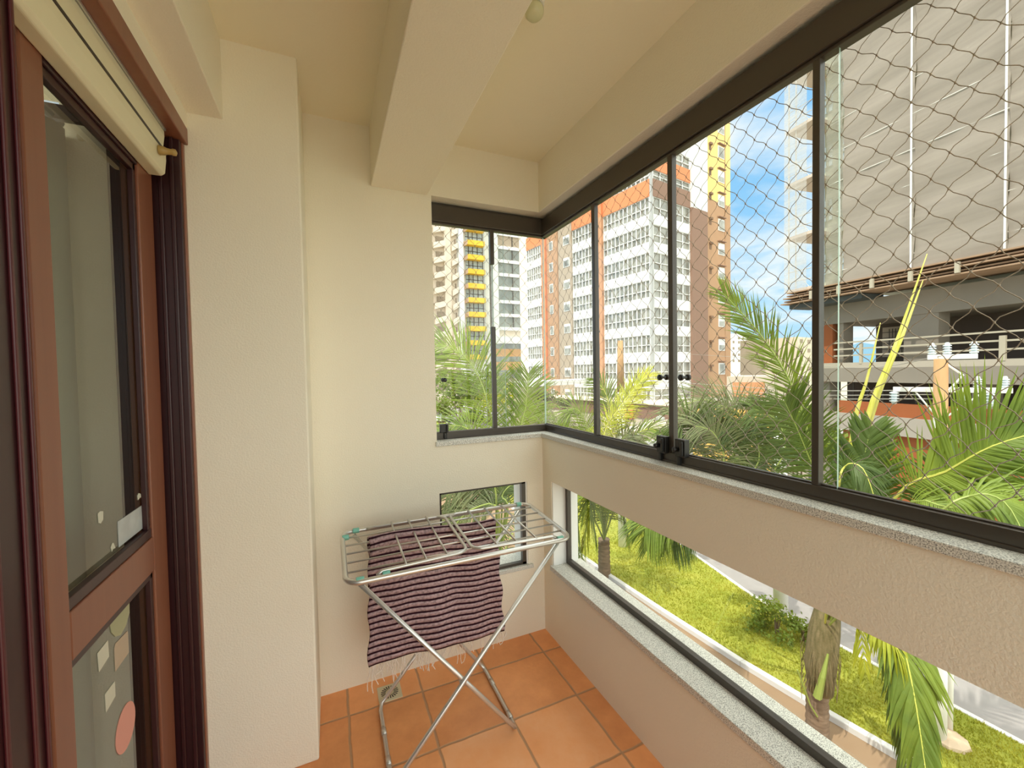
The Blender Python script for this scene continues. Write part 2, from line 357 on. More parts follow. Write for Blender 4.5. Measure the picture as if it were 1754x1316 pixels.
# ================================================================= DOOR
dr = empty('door_1', (-.5, 1.3, 0), kind='structure')
m = MB(); m.box(-.60, -.404, YN, 1.6885, 2.214, 2.268); m.build('door_header', WOOD, dr, bevel=.003)
m = MB(); m.box(-.60, -.418, 1.652, 1.6885, 0, 2.214)
for x in (-.44, -.47, -.515): m.box(x-.006, x+.006, 1.643, 1.652, 0, 2.214)
m.build('door_jamb', DWOOD, dr, bevel=.003)  # dark red wood with the shade of its turned-away side in the colour
m = MB(); m.box(-.428, -.414, 1.668, 1.6888, 0, 2.214); m.build('door_casing', WOOD, dr, bevel=.003)
XD = -.485
yl, yr = on(80, 1000, 'Y', 0) and on(80, 1000, 'X', XD).y, on(281, 800, 'X', XD).y
gl, gr = on(118, 1000, 'X', XD).y, on(258, 800, 'X', XD).y
zt = on(268, 903, 'X', XD).z; zb = on(126, 1132, 'X', XD).z; ztop = 2.06
def dpart(name, y0, y1, z0, z1, mt=WOOD, x0=-.525, x1=XD, bev=.003):
    m = MB(); m.box(x0, x1, y0, y1, z0, z1); return m.build(name, mt, dr, bevel=bev)
dpart('door_stile', yl, gl, .02, 2.2); dpart('door_stile', gr, yr, .02, 2.2)
dpart('door_rail', gl, gr, zb, zt-.02); dpart('door_rail', gl, gr, .02, .2); dpart('door_rail', gl, gr, ztop, 2.2, DWOOD)
m = MB()
for z0, z1 in ((zt, ztop), (.2, zb)):
    m.box(-.505, XD-.006, gl, gl+.006, z0, z1); m.box(-.505, XD-.006, gr-.016, gr, z0, z1); m.box(-.505, XD-.006, gl, gr, z1-.02, z1)
    m.box(-.505, XD-.004, gl, gr, z0-.02 if z0 > .5 else z0, z0+.006)
m.build('glazing_bead', DWOOD, dr, bevel=.002)
for z0, z1 in ((zt+.006, ztop-.02), (.206, zb-.02)): dpart('door_glass', gl+.004, gr-.01, z0, z1, DGLS, -.512, -.506, 0)
m = MB(); m.box(-.478, -.446, YN, on(72, 1000, 'X', -.446).y-.0, .02, 2.07)
m.build('door_stile', DWOOD, dr, bevel=.006)
m = MB()
for y in (.93, .90, .84, .80): m.box(-.446, -.441, y-.008, y, .02, 2.07)
m.build('door_moulding', mat('wine_red_wood', (.075, .010, .014), .4), dr, bevel=.002)
m = MB(); m.box(-.60, -.40, YN, 1.6885, -.005, .012); m.build('door_threshold', WOOD, dr)
# room behind the door glass: a pale curtain hanging from a rod
cu = MB(); vs = []; fs = []
for i in range(90):
    y = -1.2+i*.033; x = -.70+.018*math.sin(i*1.05)+.008*math.sin(i*.37)
    vs += [(x, y, .03), (x, y, 2.18), (x-.003, y, .03), (x-.003, y, 2.18)]
for i in range(89):
    a = 4*i; fs += [(a, a+4, a+5, a+1), (a+2, a+3, a+7, a+6)]
cu.add(vs, fs); o = cu.build('curtain', mat('grey_green_curtain', (.62, .62, .52), .9), smooth=True)
tag(o, 'pale grey curtain hanging behind the door glass', 'curtain')
m = MB(); m.tube([(-.70, -1.5, 2.2), (-.70, 1.65, 2.2)], .012); m.box(-.72, -.6, 1.6, 1.62, 2.19, 2.23); rod = m.build('curtain_rod', DWOOD); tag(rod, 'dark rod above the pale curtain behind the door', 'curtain rod')
m = MB(); m.box(-3, -.76, YN, 2.0, -.15, 0); st('floor_room', m, mat('room_boards', (.25, .16, .09), .5)).name = 'floor_inner'
# ---- cream cassette under the header
cas = empty('blind_cassette', (-.46, 1.2, 2.07), 'long cream roller blind cassette fixed under the dark red door header', 'blind')
ye = 1.60
def prof(z0, z1, x0, x1, nm, mt):
    m = MB(); pr = [(x0, z1), (x1, z1), (x1, (z0+z1)/2+.012), (x1-.004, z0+.008), (x1-.014, z0), (x0, z0)]
    m.poly([(x, YN, z) for x, z in pr], (0, ye-YN, 0)); return m.build(nm, mt, cas, bevel=.003)
prof(2.146, 2.206, -.484, -.441, 'cassette_body', CREAMP); prof(2.068, 2.139, -.484, -.439, 'bottom_bar', CREAMP)
m = MB(); m.box(-.47, -.437, YN, ye, 2.207, 2.2135); m.build('mounting_rail', ALU, cas)
m = MB(); m.box(-.478, -.4395, YN, ye-.002, 2.1385, 2.1475); m.build('joint_strip', BLACK, cas)
m = MB(); m.lathe((-.441, 1.535, 2.118), [(.006, 0), (.014, .004), (.012, .016), (.009, .022), (.008, .032), (.010, .037), (.009, .043), (.003, .046)], 14, 0, 'X')
m.build('cord_knob', BRASS, cas, smooth=True)
# ---- stickers and scraps on the door glass
XS = -.5055
def sticker(pts, name, mt, label, cat='sticker', group=None):
    q = [on(x, y, 'X', XS) for x, y in pts]; m = MB(); m.poly(q, (.001, 0, 0)); o = m.build(name, mt)
    tag(o, label, cat, group); return o
SW = mat('pale_sticker', (.62, .62, .50), .6); SG = mat('lime_grey_sticker', (.40, .40, .24), .6); SB = mat('beige_sticker', (.50, .40, .29), .6)
SP = mat('pink_sticker', (.72, .34, .27), .6); SV = mat('silver_plaque', (.55, .60, .60), .4, noise=(25, .25, (.44, .47, .47)))
sticker([(201, 894), (250, 861), (252, 899), (203, 938)], 'door_plaque', SV, 'silvery grey rectangular plaque stuck in the corner of the upper door glass', 'plaque')
sticker([(167, 880), (171, 876), (176, 876), (176, 890), (172, 897), (168, 896)], 'tape_scrap', SW, 'small torn pale tape scrap in the middle of the upper door glass', 'sticker')
sticker([(235, 850), (237, 845), (240, 846), (242, 852), (239, 853), (236, 857)], 'tape_scrap', SW, 'tiny pale tape scrap just above the silvery plaque', 'sticker')
sticker([(189, 938), (192, 930), (194, 931), (197, 939), (193, 941), (191, 946)], 'tape_scrap', SW, 'small pale tape scrap below and beside the silvery plaque', 'sticker')
def squ(pts, *a): return sticker(pts, *a)
squ([(187, 1066), (200, 1048), (214, 1032), (221, 1030), (221, 1050), (215, 1072), (206, 1088), (197, 1091), (190, 1084)], 'circle_sticker', SG, 'large olive round sticker cut by the door rail')
squ([(166, 1120), (184, 1097), (186, 1125), (169, 1152)], 'square_sticker', SW, 'white square sticker left of the beige one on the lower glass')
squ([(195, 1112), (197, 1103), (218, 1081), (220, 1118), (197, 1151)], 'square_sticker', SB, 'beige square sticker directly under the olive round sticker')
squ([(179, 1190), (196, 1167), (197, 1193), (181, 1221)], 'square_sticker', SW, 'white square sticker above and beside the pink round sticker')
cc = on(215, 1246, 'X', XS); ry = abs(on(233, 1246, 'X', XS).y-on(197, 1246, 'X', XS).y)/2
squ_pts = [Vector((XS, cc.y+ry*math.cos(a), cc.z+ry*math.sin(a))) for a in [2*math.pi*i/28 for i in range(28)]]
m = MB(); m.poly(squ_pts, (.001, 0, 0)); tag(m.build('circle_sticker', SP), 'pink round sticker low on the door glass', 'sticker')
# ---- lamp on the ceiling
lp = empty('ceiling_lamp', (.605, 1.15, ZC), 'small pale glass ceiling lamp beside the ceiling beam', 'lamp')
m = MB(); m.lathe((.605, 1.15, ZC-.02), [(.03, 0), (.035, .02)], 20); m.build('lamp_base', WHT, lp)
m = MB(); m.lathe((.605, 1.15, ZC-.058), [(.004, 0), (.02, .003), (.028, .012), (.03, .026), (.024, .038)], 20); m.build('lamp_shade', mat('frosted_lamp', (.62, .62, .40), .3), lp, smooth=True)
# ---- floor drain
dn = empty('floor_drain', (.21, 1.91, 0), 'cream square floor drain grate near the far wall', 'drain')
m = MB(); m.box(.159, .261, 1.864, 1.964, 0, .004); m.build('grate', mat('cream_plastic', (.66, .60, .40), .4), dn, bevel=.0015)
m = MB()
for k in range(20):
    a = 2*math.pi*k/20; c, s_ = math.cos(a), math.sin(a); r0, r1 = .018, .038
    w = .0026; m.poly([(.21+c*r0-s_*w*.6, 1.914+s_*r0+c*w*.6, .0042), (.21+c*r0+s_*w*.6, 1.914+s_*r0-c*w*.6, .0042), (.21+c*r1+s_*w, 1.914+s_*r1-c*w, .0042), (.21+c*r1-s_*w, 1.914+s_*r1+c*w, .0042)], (0, 0, .0004))
m.build('slot', BLACK, dn)

# ================================================================= DRYING RACK
rk = empty('drying_rack', (.43, 1.66, 0), 'folding aluminium clothes drying rack with aqua plastic joints', 'drying rack')
ZF, ZR = .757, .782; YFr, YRr = 1.452, 1.875; X0, X1 = .030, .90
def zt_(y): return ZF+(ZR-ZF)*(y-YFr)/(YRr-YFr)
def rring(x0, x1, y0, y1, dz, r, n=5):
    pts = []
    for (cx_, cy_, a0) in ((x1-r, y1-r, 0), (x0+r, y1-r, 90), (x0+r, y0+r, 180), (x1-r, y0+r, 270)):
        for k in range(n+1):
            a = math.radians(a0+90*k/n); x = cx_+r*math.cos(a); y = cy_+r*math.sin(a); pts.append((x, y, zt_(y)+dz))
    return pts
m = MB(); m.tube(rring(X0, X1, YFr, YRr, 0, .05), .0095, 10, closed=True); m.build('outer_frame', ALU, rk, smooth=True)
XM = on(805, 948, 'Z', ZF).x
wys = [YRr-.065-i*(YRr-YFr-.11)/4.4 for i in range(5)]
for (a, b, sg) in ((X0+.10, .462, 1), (.485, X1-.06, -1)):
    y0, y1, r_, dz = YFr+.024, YRr-.022, .045, .016; e_ = b if sg > 0 else a; f_ = a if sg > 0 else b; P_u = [(f_, y0-.012, zt_(y0)+.004), (f_+sg*.02, y0-.002, zt_(y0)+.012)]
    for (cy, a0) in ((y0+r_, -90), (y1-r_, 0)):
        for k in range(6):
            t_ = math.radians(a0+90*k/5); P_u.append((e_-sg*r_+sg*r_*math.cos(t_), cy+r_*math.sin(t_), zt_(cy)+dz))
    P_u += [(f_+sg*.02, y1+.002, zt_(y1)+.012), (f_, y1+.012, zt_(y1)+.004)]
    m = MB(); m.tube(P_u, .0065, 8); f = m.build('wing_frame', ALU, rk, smooth=True)
    for t in (.30, .52, .76) if sg > 0 else (.27, .50, .74):
        x = a+(b-a)*t; m = MB(); m.tube([(x, YFr+.018, zt_(YFr)+.018), (x, YRr-.018, zt_(YRr)+.018)], .0042, 6); m.build('cross_bar', ALU, f, smooth=True)
for y in wys:
    m = MB(); m.tube([(X0+.01, y, zt_(y)+.002), (X1-.006, y, zt_(y)+.002)], .0038, 6); m.build('drying_wire', ALU, rk, smooth=True)
for x, y in ((X0+.045, YFr+.008), (X0+.13, YFr+.012), (X0+.055, YRr-.006), (X1-.05, YFr+.008), (X1-.05, YRr-.006), (X0+.012, YRr-.06)):
    m = MB(); m.tube([(x-.013, y, zt_(y)+.003), (x+.013, y, zt_(y)+.003)], .0115, 8); m.build('plastic_joint', AQUA, rk, smooth=True, bevel=.002)
def leg(xt, yt0, yt1, xb, yb0, yb1, nm='leg_frame'):
    m = MB(); z0 = zt_(yt0)-.012; z1 = zt_(yt1)-.012
    def arc(p, q, r, k=4):
        return [q]
    P = [(xt, yt0, z0)]; d = Vector((xb-xt, yb0-yt0, -z0)).normalized()
    c0 = Vector((xb, yb0, .01)); P.append(tuple(c0-d*.045+Vector((0, 0, 0)))); P.append(tuple(c0-d*.012+Vector((0, .004*(1 if yb1 > yb0 else -1), .001))))
    P.append((xb, yb0+.03, .0095)); P.append((xb, yb1-.03, .0095))
    d2 = Vector((xb-xt, yb1-yt1, -z1)).normalized(); c1 = Vector((xb, yb1, .01)); P.append(tuple(c1-d2*.012)); P.append(tuple(c1-d2*.045)); P.append((xt, yt1, z1))
    P = [Vector(p) for p in P]; P[2].z = max(P[2].z, .0095); P[5].z = max(P[5].z, .0095)
    m.tube(P, .0085, 8); return m.build(nm, ALU, rk, smooth=True)
leg(.075, 1.462, 1.862, .650, 1.485, 1.86); leg(.852, 1.475, 1.85, .160, 1.455, 1.845)
for a_, b_ in ((1.461, 1.480), (1.845, 1.865)): m = MB(); m.tube([(.425, a_, .288), (.425, b_, .290)], .012, 8); m.build('pivot', ALU, rk, smooth=True)
for x, y in ((.16, 1.70), (.16, 1.56), (.65, 1.76), (.65, 1.56)):
    m = MB(); m.tube([(x, y-.018, .0105), (x, y+.018, .0105)], .0105, 8); m.build('foot_sleeve', ALU, rk, smooth=True)
# ---- rug over the rack
yw = wys[1]; ztp = zt_(yw)+.008
XA, XB = .125, .665
def rugpt(s_, u):     # s_ along length from front hem (0) over the wire to back hem
    Lf, Lb = .50, .47; x = XA+(XB-XA)*u
    wav = .006*math.sin(u*9+s_*7)+.004*math.sin(u*21+1)
    if s_ < Lf:
        h = Lf-s_; k = 1-s_/Lf
        y = yw-.012-.02*(1-math.exp(-h*8))+wav*min(1, h*6); z = ztp-h; x += -.015*(k)*(1-u)*1.0+.03*k*u*u
    elif s_ < Lf+.03:
        a = (s_-Lf)/.03*math.pi; y = yw-.012*math.cos(a); z = ztp+.006*math.sin(a)
    else:
        h = s_-Lf-.03; y = yw+.014+.01*(1-math.exp(-h*8))+wav*min(1, h*6); z = ztp-h; x += .035*u*h*2
    x += .006*math.sin(s_*40)*(1 if u > .97 else 0)-.005*math.sin(s_*37)*(1 if u < .03 else 0)
    return Vector((x, y, z+.010*math.sin(u*5+.4)*(1 if h_ok(s_) else 1)-.012*(u-.5)*0))
def h_ok(s_): return True
m = MB(); NU, NS = 40, 100; LT = 1.0
P = [[rugpt(LT*j/NS, i/NU) for i in range(NU+1)] for j in range(NS+1)]
vs = [p for r in P for p in r]; fs = []; uvs = []
for j in range(NS):
    for i in range(NU):
        a = j*(NU+1)+i; fs.append((a, a+1, a+NU+2, a+NU+1))
        uvs.append(((i/NU*.55, j/NS), ((i+1)/NU*.55, j/NS), ((i+1)/NU*.55, (j+1)/NS), (i/NU*.55, (j+1)/NS)))
m.add(vs, fs, 0, uvs)
rug = m.build('woven_rug', RUG, smooth=True); sm = rug.modifiers.new('s', 'SOLIDIFY'); sm.thickness = .009; sm.offset = 0
tag(rug, 'mauve and dark plum striped woven rug draped over the drying rack', 'rug')
m = MB()
for k in range(95):
    u = random.random(); s0 = 0 if k < 65 else LT
    p = rugpt(s0, u); L_ = random.uniform(.03, .09)*(1.25 if u < .3 else 1); dx = random.uniform(-.018, .018); dy = random.uniform(-.01, .01)
    pts = [p+Vector((dx*t*t+.004*math.sin(t*6+k), dy*t, -L_*t)) for t in (0, .25, .5, .75, 1)]
    if k % 13 == 5: pts += [pts[-1]+Vector((.01, 0, .005)), pts[-2]+Vector((.02, 0, .0)), pts[1]+Vector((.022, 0, 0))]
    m.tube(pts, .0015, 4)
fr = m.build('fringe', FRN, rug); fr['kind'] = 'stuff'

# ================================================================= SAFETY NET
def net(origin, ax, length, z0, z1, nm, label, seed):
    rnd = random.Random(seed); m = MB(); dy, dz = .068, .0368; a = Vector(ax); nrm = Vector((a.y, -a.x, 0))
    nu = int(length/dy)+2; nz_ = int((z1-z0)/dz)+2; O = Vector(origin); K = {}
    for j in range(-1, nz_+1):
        for i in range(-1, nu+1):
            if (j % 2) == 0: off = 0
            else: off = .5
            K[i, j] = O+a*((i+off)*dy+rnd.uniform(-.004, .004))+Vector((0, 0, z0+j*dz+rnd.uniform(-.003, .003)))+nrm*rnd.uniform(-.003, .003)
    for (i, j), p in K.items():
        if not (z0-.001 <= p.z <= z1+.03): continue
        if not (-.02 <= (p-O).dot(a) <= length+.02): continue
        # the two strands upward from each knot
        e = j % 2
        for di, sg in ((0 if e else -1, -1), (1 if e else 0, 1)):
            q = K.get((i+di, j+1))
            if q is None: continue
            d = q-p; side = Vector((0, 0, 1)); amp = .0045 if sg < 0 else .0028
            pts = [p, p+d*.18+side*(amp), p+d*.5, p+d*.82-side*amp, q] if sg < 0 else [p, p+d*.2+side*amp, p+d*.8-side*amp, q]
            m.tube(pts, .00095, 4, cap=False)
        m.lathe(p-Vector((0, 0, .003)), [(.0010, 0), (.0022, .0015), (.0022, .0045), (.001, .006)], 5)
    m.tube([O+Vector((0, 0, z1)), O+a*length+Vector((0, 0, z1))], .0022, 5); m.tube([O+Vector((0, 0, z0)), O+a*length+Vector((0, 0, z0))], .0022, 5)
    o = m.build(nm, NET, smooth=True); tag(o, label, 'safety net'); return o
net((1.222, -.35, 0), (0, 1, 0), 2.52, 1.125, 2.31, 'safety_net', 'taupe knotted safety net outside the long side window', 3)
net((.492, 2.199, 0), (1, 0, 0), .745, 1.125, 2.31, 'safety_net', 'taupe knotted safety net outside the short end window', 5)
#@@OUT
# ================================================================= OUTSIDE
G = -5.55
def gpoly(name, pts, z, mt, h=.05, kind='structure'):
    m = MB(); m.poly([(x, y, z-h) for x, y in pts], (0, 0, h)); o = m.build(name, mt); o['kind'] = kind; return o
ASPH = mat('asphalt', (.24, .225, .225), .9, noise=(3, .25, (.28, .265, .26)), bump=(60, .2))
SAND = mat('sandy_paving', (.24, .155, .092), .9, noise=(2, .3, (.28, .19, .115)))
LAWN = mat('lawn_soil', (.20, .235, .02), .95, noise=(1.4, .2, (.31, .31, .045)))
CONC = mat('raw_concrete', (.22, .19, .155), .9, noise=(.5, .3, (.27, .235, .19)), bump=(12, .3))
KERB = mat('whitewashed_kerb', (.62, .60, .58), .8)
gpoly('ground', [(-150, -120), (260, -120), (260, 260), (-150, 260)], G-.12, mat('town_ground', (.40, .36, .30), .9, noise=(.05, .3, (.33, .34, .22))))
ki = [(9.75, -4), (9.45, 1), (9.2, 3.4), (8.95, 5), (8.75, 6.6), (8.6, 9), (8.5, 11.5), (8.4, 30), (8.2, 60)]
ko = [(11.3, -4), (11.4, 1), (11.45, 3.5), (11.45, 6), (11.65, 8.4), (12.4, 11.5), (13.2, 14), (14.5, 30), (15, 60)]
gpoly('road', [(-30, -10), (60, -10), (60, 120), (-30, 120)], G-.06, ASPH)
gpoly('pavement', [(1.2, -4)]+[(x-.02, y) for x, y in ki[:8]]+[(1.2, 30)], G-.05, SAND, .02)
def kerb(pts, w, h):
    m = MB()
    for (x0, y0), (x1, y1) in zip(pts[:-1], pts[1:]):
        m.hexa([(x0-w, y0, G-.1), (x0+w, y0, G-.1), (x1+w, y1, G-.1), (x1-w, y1, G-.1), (x0-w, y0, G+h), (x0+w, y0, G+h), (x1+w, y1, G+h), (x1-w, y1, G+h)])
    o = m.build('kerb', KERB, bevel=.02); o['kind'] = 'structure'
kerb(ki, .075, .08); kerb(ko, .06, .05)
gpoly('lawn', ki+ko[::-1], G+.03, LAWN, .1)
def xin(poly, y):
    for (x0, y0), (x1, y1) in zip(poly[:-1], poly[1:]):
        if y0 <= y <= y1: return x0+(x1-x0)*(y-y0)/(y1-y0)
GRB = mat('grass_blades', (.25, .29, .02), .7, noise=(1.3, .22, (.44, .42, .06)), transl=.3)
m = MB(); rnd = random.Random(2)
for k in range(42000):
    y = 1.5+22*rnd.random()**1.35; a, b = xin(ki, y)+.09, xin(ko, y)-.07; x = a+(b-a)*rnd.random()
    h = rnd.uniform(.03, .075); t = rnd.uniform(0, 6.3); w = rnd.uniform(.006, .012)*(1+y*.05); dx, dy = math.cos(t)*w, math.sin(t)*w
    lx, ly = rnd.uniform(-.035, .035), rnd.uniform(-.035, .035)
    m.add([(x-dx, y-dy, G+.028), (x+dx, y+dy, G+.028), (x+lx, y+ly, G+.03+h)], [(0, 1, 2)])
tag(m.build('grass', GRB), 'bright green mown grass on the street median', 'grass', kind='stuff')
# dark strip of garden at the foot of our building
gpoly('garden_bed', [(1.2, 9.5), (8.0, 9.5), (8.05, 14), (1.2, 16)], G+.02, mat('dark_turf', (.10, .14, .03), .95, noise=(3, .3, (.15, .18, .04))), .05)

# ---- leaves
LF = [mat('palm_leaf_deep', (.045, .085, .014), .55, noise=(1.2, .2, (.10, .15, .02)), transl=.3),
      mat('palm_leaf_mid', (.085, .145, .015), .55, noise=(1.5, .22, (.22, .29, .03)), transl=.32),
      mat('palm_leaf_yellow', (.24, .30, .02), .5, noise=(2, .22, (.50, .48, .04)), transl=.36),
      mat('palm_leaf_grey', (.075, .10, .035), .5, noise=(1.6, .2, (.19, .21, .08)), transl=.25)]
RCH = mat('leaf_rib_yellow', (.52, .52, .10), .5); RCG = mat('leaf_rib_green', (.26, .32, .07), .5)
TRK = mat('ringed_palm_trunk', (.13, .085, .055), .9, noise=(4, .2, (.26, .18, .12), (1, 1, 6)), bump=(14, .9))
SHE = mat('fibrous_sheath', (.10, .085, .03), .85, noise=(7, .2, (.21, .16, .08), (3, 3, .6)), bump=(30, .7))
def bez(pts, t):       # Catmull-Rom through pts
    n = len(pts)-1; s_ = min(t*n, n-1e-6); i = int(s_); f = s_-i
    p0, p1, p2, p3 = pts[max(i-1, 0)], pts[i], pts[i+1], pts[min(i+2, n)]
    return .5*((2*p1)+(p2-p0)*f+(2*p0-5*p1+4*p2-p3)*f*f+(3*p1-p0-3*p2+p3)*f*f*f)
def frond(name, pts, parent, leaf=.6, n=40, start=.15, droop=.5, width=.035, mt=1, rib=.014, rmat=None, spread=60, seed=1, lift=.0, sides=(1, -1), up=None):
    rnd = random.Random(seed*77+5); pts = [Vector(p) for p in pts]; m = MB()
    K = 16; cl = [bez(pts, i/K) for i in range(K+1)]
    m.tube(cl, [rib*(1-.8*i/K) for i in range(K+1)], 5, 0)
    for k in range(n):
        t = start+(1-start)*(k+.5)/n; p = bez(pts, t); q = bez(pts, min(1, t+.02)); T = (q-bez(pts, max(0, t-.02))).normalized()
        upv = Vector(up) if up else Vector((0, 0, 1))
        S = T.cross(upv)
        S = S.normalized() if S.length > .05 else Vector((1, 0, 0))
        U = S.cross(T).normalized()
        env = math.sin(math.pi*min(1, .12+.80*(t-start)/(1-start)))**.6
        for sg in sides:
            L_ = leaf*env*rnd.uniform(.85, 1.1); ang = math.radians(spread*(1-.45*(t-start)/(1-start))+rnd.uniform(-7, 7))
            D = (T*math.cos(ang)+S*sg*math.sin(ang)+U*(lift+rnd.uniform(-.1, .15))).normalized()
            w = width*rnd.uniform(.8, 1.15)*(.5+.5*env); c = p; prev = None; vs = []
            segs = 4; dd = D.copy(); gr = droop*rnd.uniform(.6, 1.4)
            for s_ in range(segs+1):
                f = s_/segs; ww = w*(.45+1.1*f if f < .4 else .89*(1-(f-.4)/.6)**.8+.01)
                wd = dd.cross(U); wd = wd.normalized() if wd.length > .05 else T
                vs += [c-wd*ww*.5, c+U*ww*.12, c+wd*ww*.5]
                dd = (dd+Vector((0, 0, -1))*gr*.35).normalized(); c = c+dd*(L_/segs)
            fs = []
            for s_ in range(segs): a = 3*s_; fs += [(a, a+1, a+4, a+3), (a+1, a+2, a+5, a+4)]
            m.add(vs, fs, 1)
    return m.build(name, [rmat or RCG, LF[mt]], parent)
def trunk(par, x, y, z1, r0, r1, lean=(0, 0)):
    m = MB(); n = int((z1-G)/.07); pts = []; rs = []
    for i in range(n+1):
        f = i/n; pts.append((x+lean[0]*f, y+lean[1]*f, G-.05+(z1-G+.05)*f)); rs.append((r0+(r1-r0)*f)*(1.06 if i % 2 else .95))
    m.tube(pts, rs, 14); return m.build('trunk', TRK, par, smooth=True)
def auto_fronds(par, c, n, L, seed, el=(20, 75), mt=(0, 1), leaf=.55, az0=0, azr=360, width=.035, nl=34, droop=.6, skip=None):
    rnd = random.Random(seed)
    for k in range(n):
        az = math.radians(az0+azr*(k+rnd.uniform(-.3, .3))/n); e_ = math.radians(rnd.uniform(*el)); l = L*rnd.uniform(.85, 1.1)
        h = Vector((math.cos(az), math.sin(az), 0)); c_ = Vector(c)
        if skip and skip(c_+h*l): continue
        p = [c_, c_+(h*math.cos(e_)+Vector((0, 0, math.sin(e_))))*l*.4, c_+h*l*(.35+.4*math.cos(e_))+Vector((0, 0, l*.55*math.sin(e_))), c_+h*l*(.55+.45*math.cos(e_))+Vector((0, 0, l*(.5*math.sin(e_)-.35)))]
        frond('frond', p, par, leaf, nl, .2, droop, width, rnd.choice(mt), .016, None, 60, seed+k)
def TC(px, py, k=.8): return (-ray(px, py).normalized()*k+Vector((0, 0, 1-k)))
near = lambda q: q.x < 2.0 and q.y < 3.2
# palm by the median with the thick sheath (A)
pa = empty('palm_tree', (8.25, 4.67, G), 'nearest median palm with a fibrous sheath and yellow spear leaves', 'palm tree')
trunk(pa, 8.25, 4.67, -4.45, .19, .17)
m = MB(); pp = [at(1406, 1185, 7.62), at(1405, 1140, 7.62), at(1412, 1080, 7.62), at(1425, 1000, 7.6)]
m.tube(pp, [.19, .25, .24, .14], 12); m.build('sheath', SHE, pa, smooth=True)
m = MB()
for k in range(46):
    a = random.uniform(0, 6.28); b0 = pp[1]+Vector((math.cos(a)*.25, math.sin(a)*.25, random.uniform(-.3, .5)))
    m.tube([b0, b0+Vector((math.cos(a)*.05, math.sin(a)*.05, -.2)), b0+Vector((math.cos(a)*.03, math.sin(a)*.03, -random.uniform(.3, .55)))], .006, 4)
m.build('dry_fibre', SHE, pa)
m = MB(); m.tube([at(1400, 1228, 7.6), at(1388, 1208, 7.55), at(1368, 1153, 7.5), at(1366, 1148, 7.5)], .016, 5); m.tube([at(1400, 1195, 7.45), at(1409, 1160, 7.4), at(1418, 1120, 7.4)], [.07, .05, .02], 6); m.build('leaf_stub', RCG, pa)
A0 = pp[2]
def sp(pts, r, mt):
    m = MB(); K = [bez(pts, i/14) for i in range(15)]; m.tube(K, [r*(1-i/14.5)+.004 for i in range(15)], 8)
    return m.build('spear_leaf', mt, pa, smooth=True)
YEL = mat('spear_yellow', (.42, .42, .03), .45, noise=(3, .2, (.58, .52, .14), (4, 4, .6)))
sp([A0, at(1478, 745, 7.5), at(1534, 590, 7.4), at(1588, 435, 7.3)], .066, YEL); sp([A0, at(1486, 735, 7.6), at(1548, 570, 7.55), at(1581, 480, 7.5)], .065, YEL)
sp([A0, at(1460, 745, 7.5), at(1485, 650, 7.4), at(1508, 553, 7.3)], .05, YEL)
frond('frond', [A0, at(1398, 840, 7.2), at(1372, 700, 7.0), at(1315, 590, 6.9), at(1238, 502, 6.8)], pa, .74, 80, .42, .15, .036, 1, .03, RCG, 38, 3, .1, (1, -1), TC(1340, 650, .6))
frond('frond', [A0, at(1425, 900, 6.6), at(1380, 770, 6.3), at(1345, 690, 6.2)], pa, .8, 50, .4, .4, .05, 0, .02, RCG, 55, 4, 0, (1, -1), TC(1380, 770, .7))
def fan(pts, leaf, mt, seed, n=34, width=.10, sides=(1, -1), lift=0): frond('frond', pts, pa, leaf, n, .35, .2, width, mt, .02, RCG, 40, seed, lift, sides, TC(1470, 800, .75))
fan([A0, at(1440, 930, 6.6), at(1468, 830, 6.4), at(1490, 740, 6.3)], .75, 0, 5, width=.13)
fan([A0, at(1450, 930, 6.8), at(1485, 850, 6.7), at(1505, 775, 6.6)], .6, 1, 6, width=.12)
frond('frond', [A0, at(1434, 860, 5.6), at(1447, 800, 5.4), at(1478, 803, 5.2), at(1500, 860, 5.1)], pa, .42, 70, .42, 1.2, .022, 0, .018, RCH, 60, 7, 0, (1, -1), TC(1460, 800, .5))
frond('frond', [A0, at(1525, 862, 6.2), at(1620, 808, 5.6), at(1700, 764, 5.2), at(1800, 735, 4.9)], pa, 1.15, 84, .30, .10, .05, 1, .026, RCH, 62, 8, .05, (1, -1), TC(1650, 760, .8))
frond('frond', [A0, at(1520, 875, 6.4), at(1610, 850, 6.2), at(1700, 790, 6.0), at(1780, 730, 5.9)], pa, .8, 60, .35, .15, .045, 0, .02, RCG, 50, 18, 0, (1, -1), TC(1650, 760, .8))
frond('frond', [A0, at(1535, 880, 5.9), at(1630, 870, 5.2), at(1720, 860, 4.8), at(1800, 880, 4.5)], pa, .7, 70, .30, .8, .04, 1, .02, RCG, 60, 9, 0, (1, -1), TC(1650, 880, .6))
frond('frond', [A0, at(1580, 905, 5.2), at(1660, 850, 4.8), at(1720, 860, 4.6), at(1760, 930, 4.4)], pa, .5, 60, .35, 1.2, .04, 1, .02, RCG, 55, 19, 0, (1, -1), TC(1650, 880, .6))
frond('frond', [A0, at(1560, 900, 6.2), at(1600, 830, 5.9), at(1660, 790, 5.7), at(1720, 830, 5.5)], pa, .7, 64, .30, .8, .04, 0, .02, RCG, 60, 10, 0, (1, -1), TC(1650, 830, .6))
frond('frond', [A0+Vector((0, 0, .6)), at(1488, 1052, 6.3), at(1530, 1060, 5.7), at(1562, 1170, 5.3), at(1590, 1350, 5.0)], pa, .85, 60, .26, 1.0, .07, 1, .02, RCH, 42, 11, 0, (1, -1), TC(1540, 1150, .7))
frond('frond', [A0+Vector((0, 0, .6)), at(1490, 1040, 6.0), at(1515, 1075, 5.6), at(1548, 1130, 5.4)], pa, .6, 26, .3, 1.5, .06, 2, .015, RCH, 40, 17)
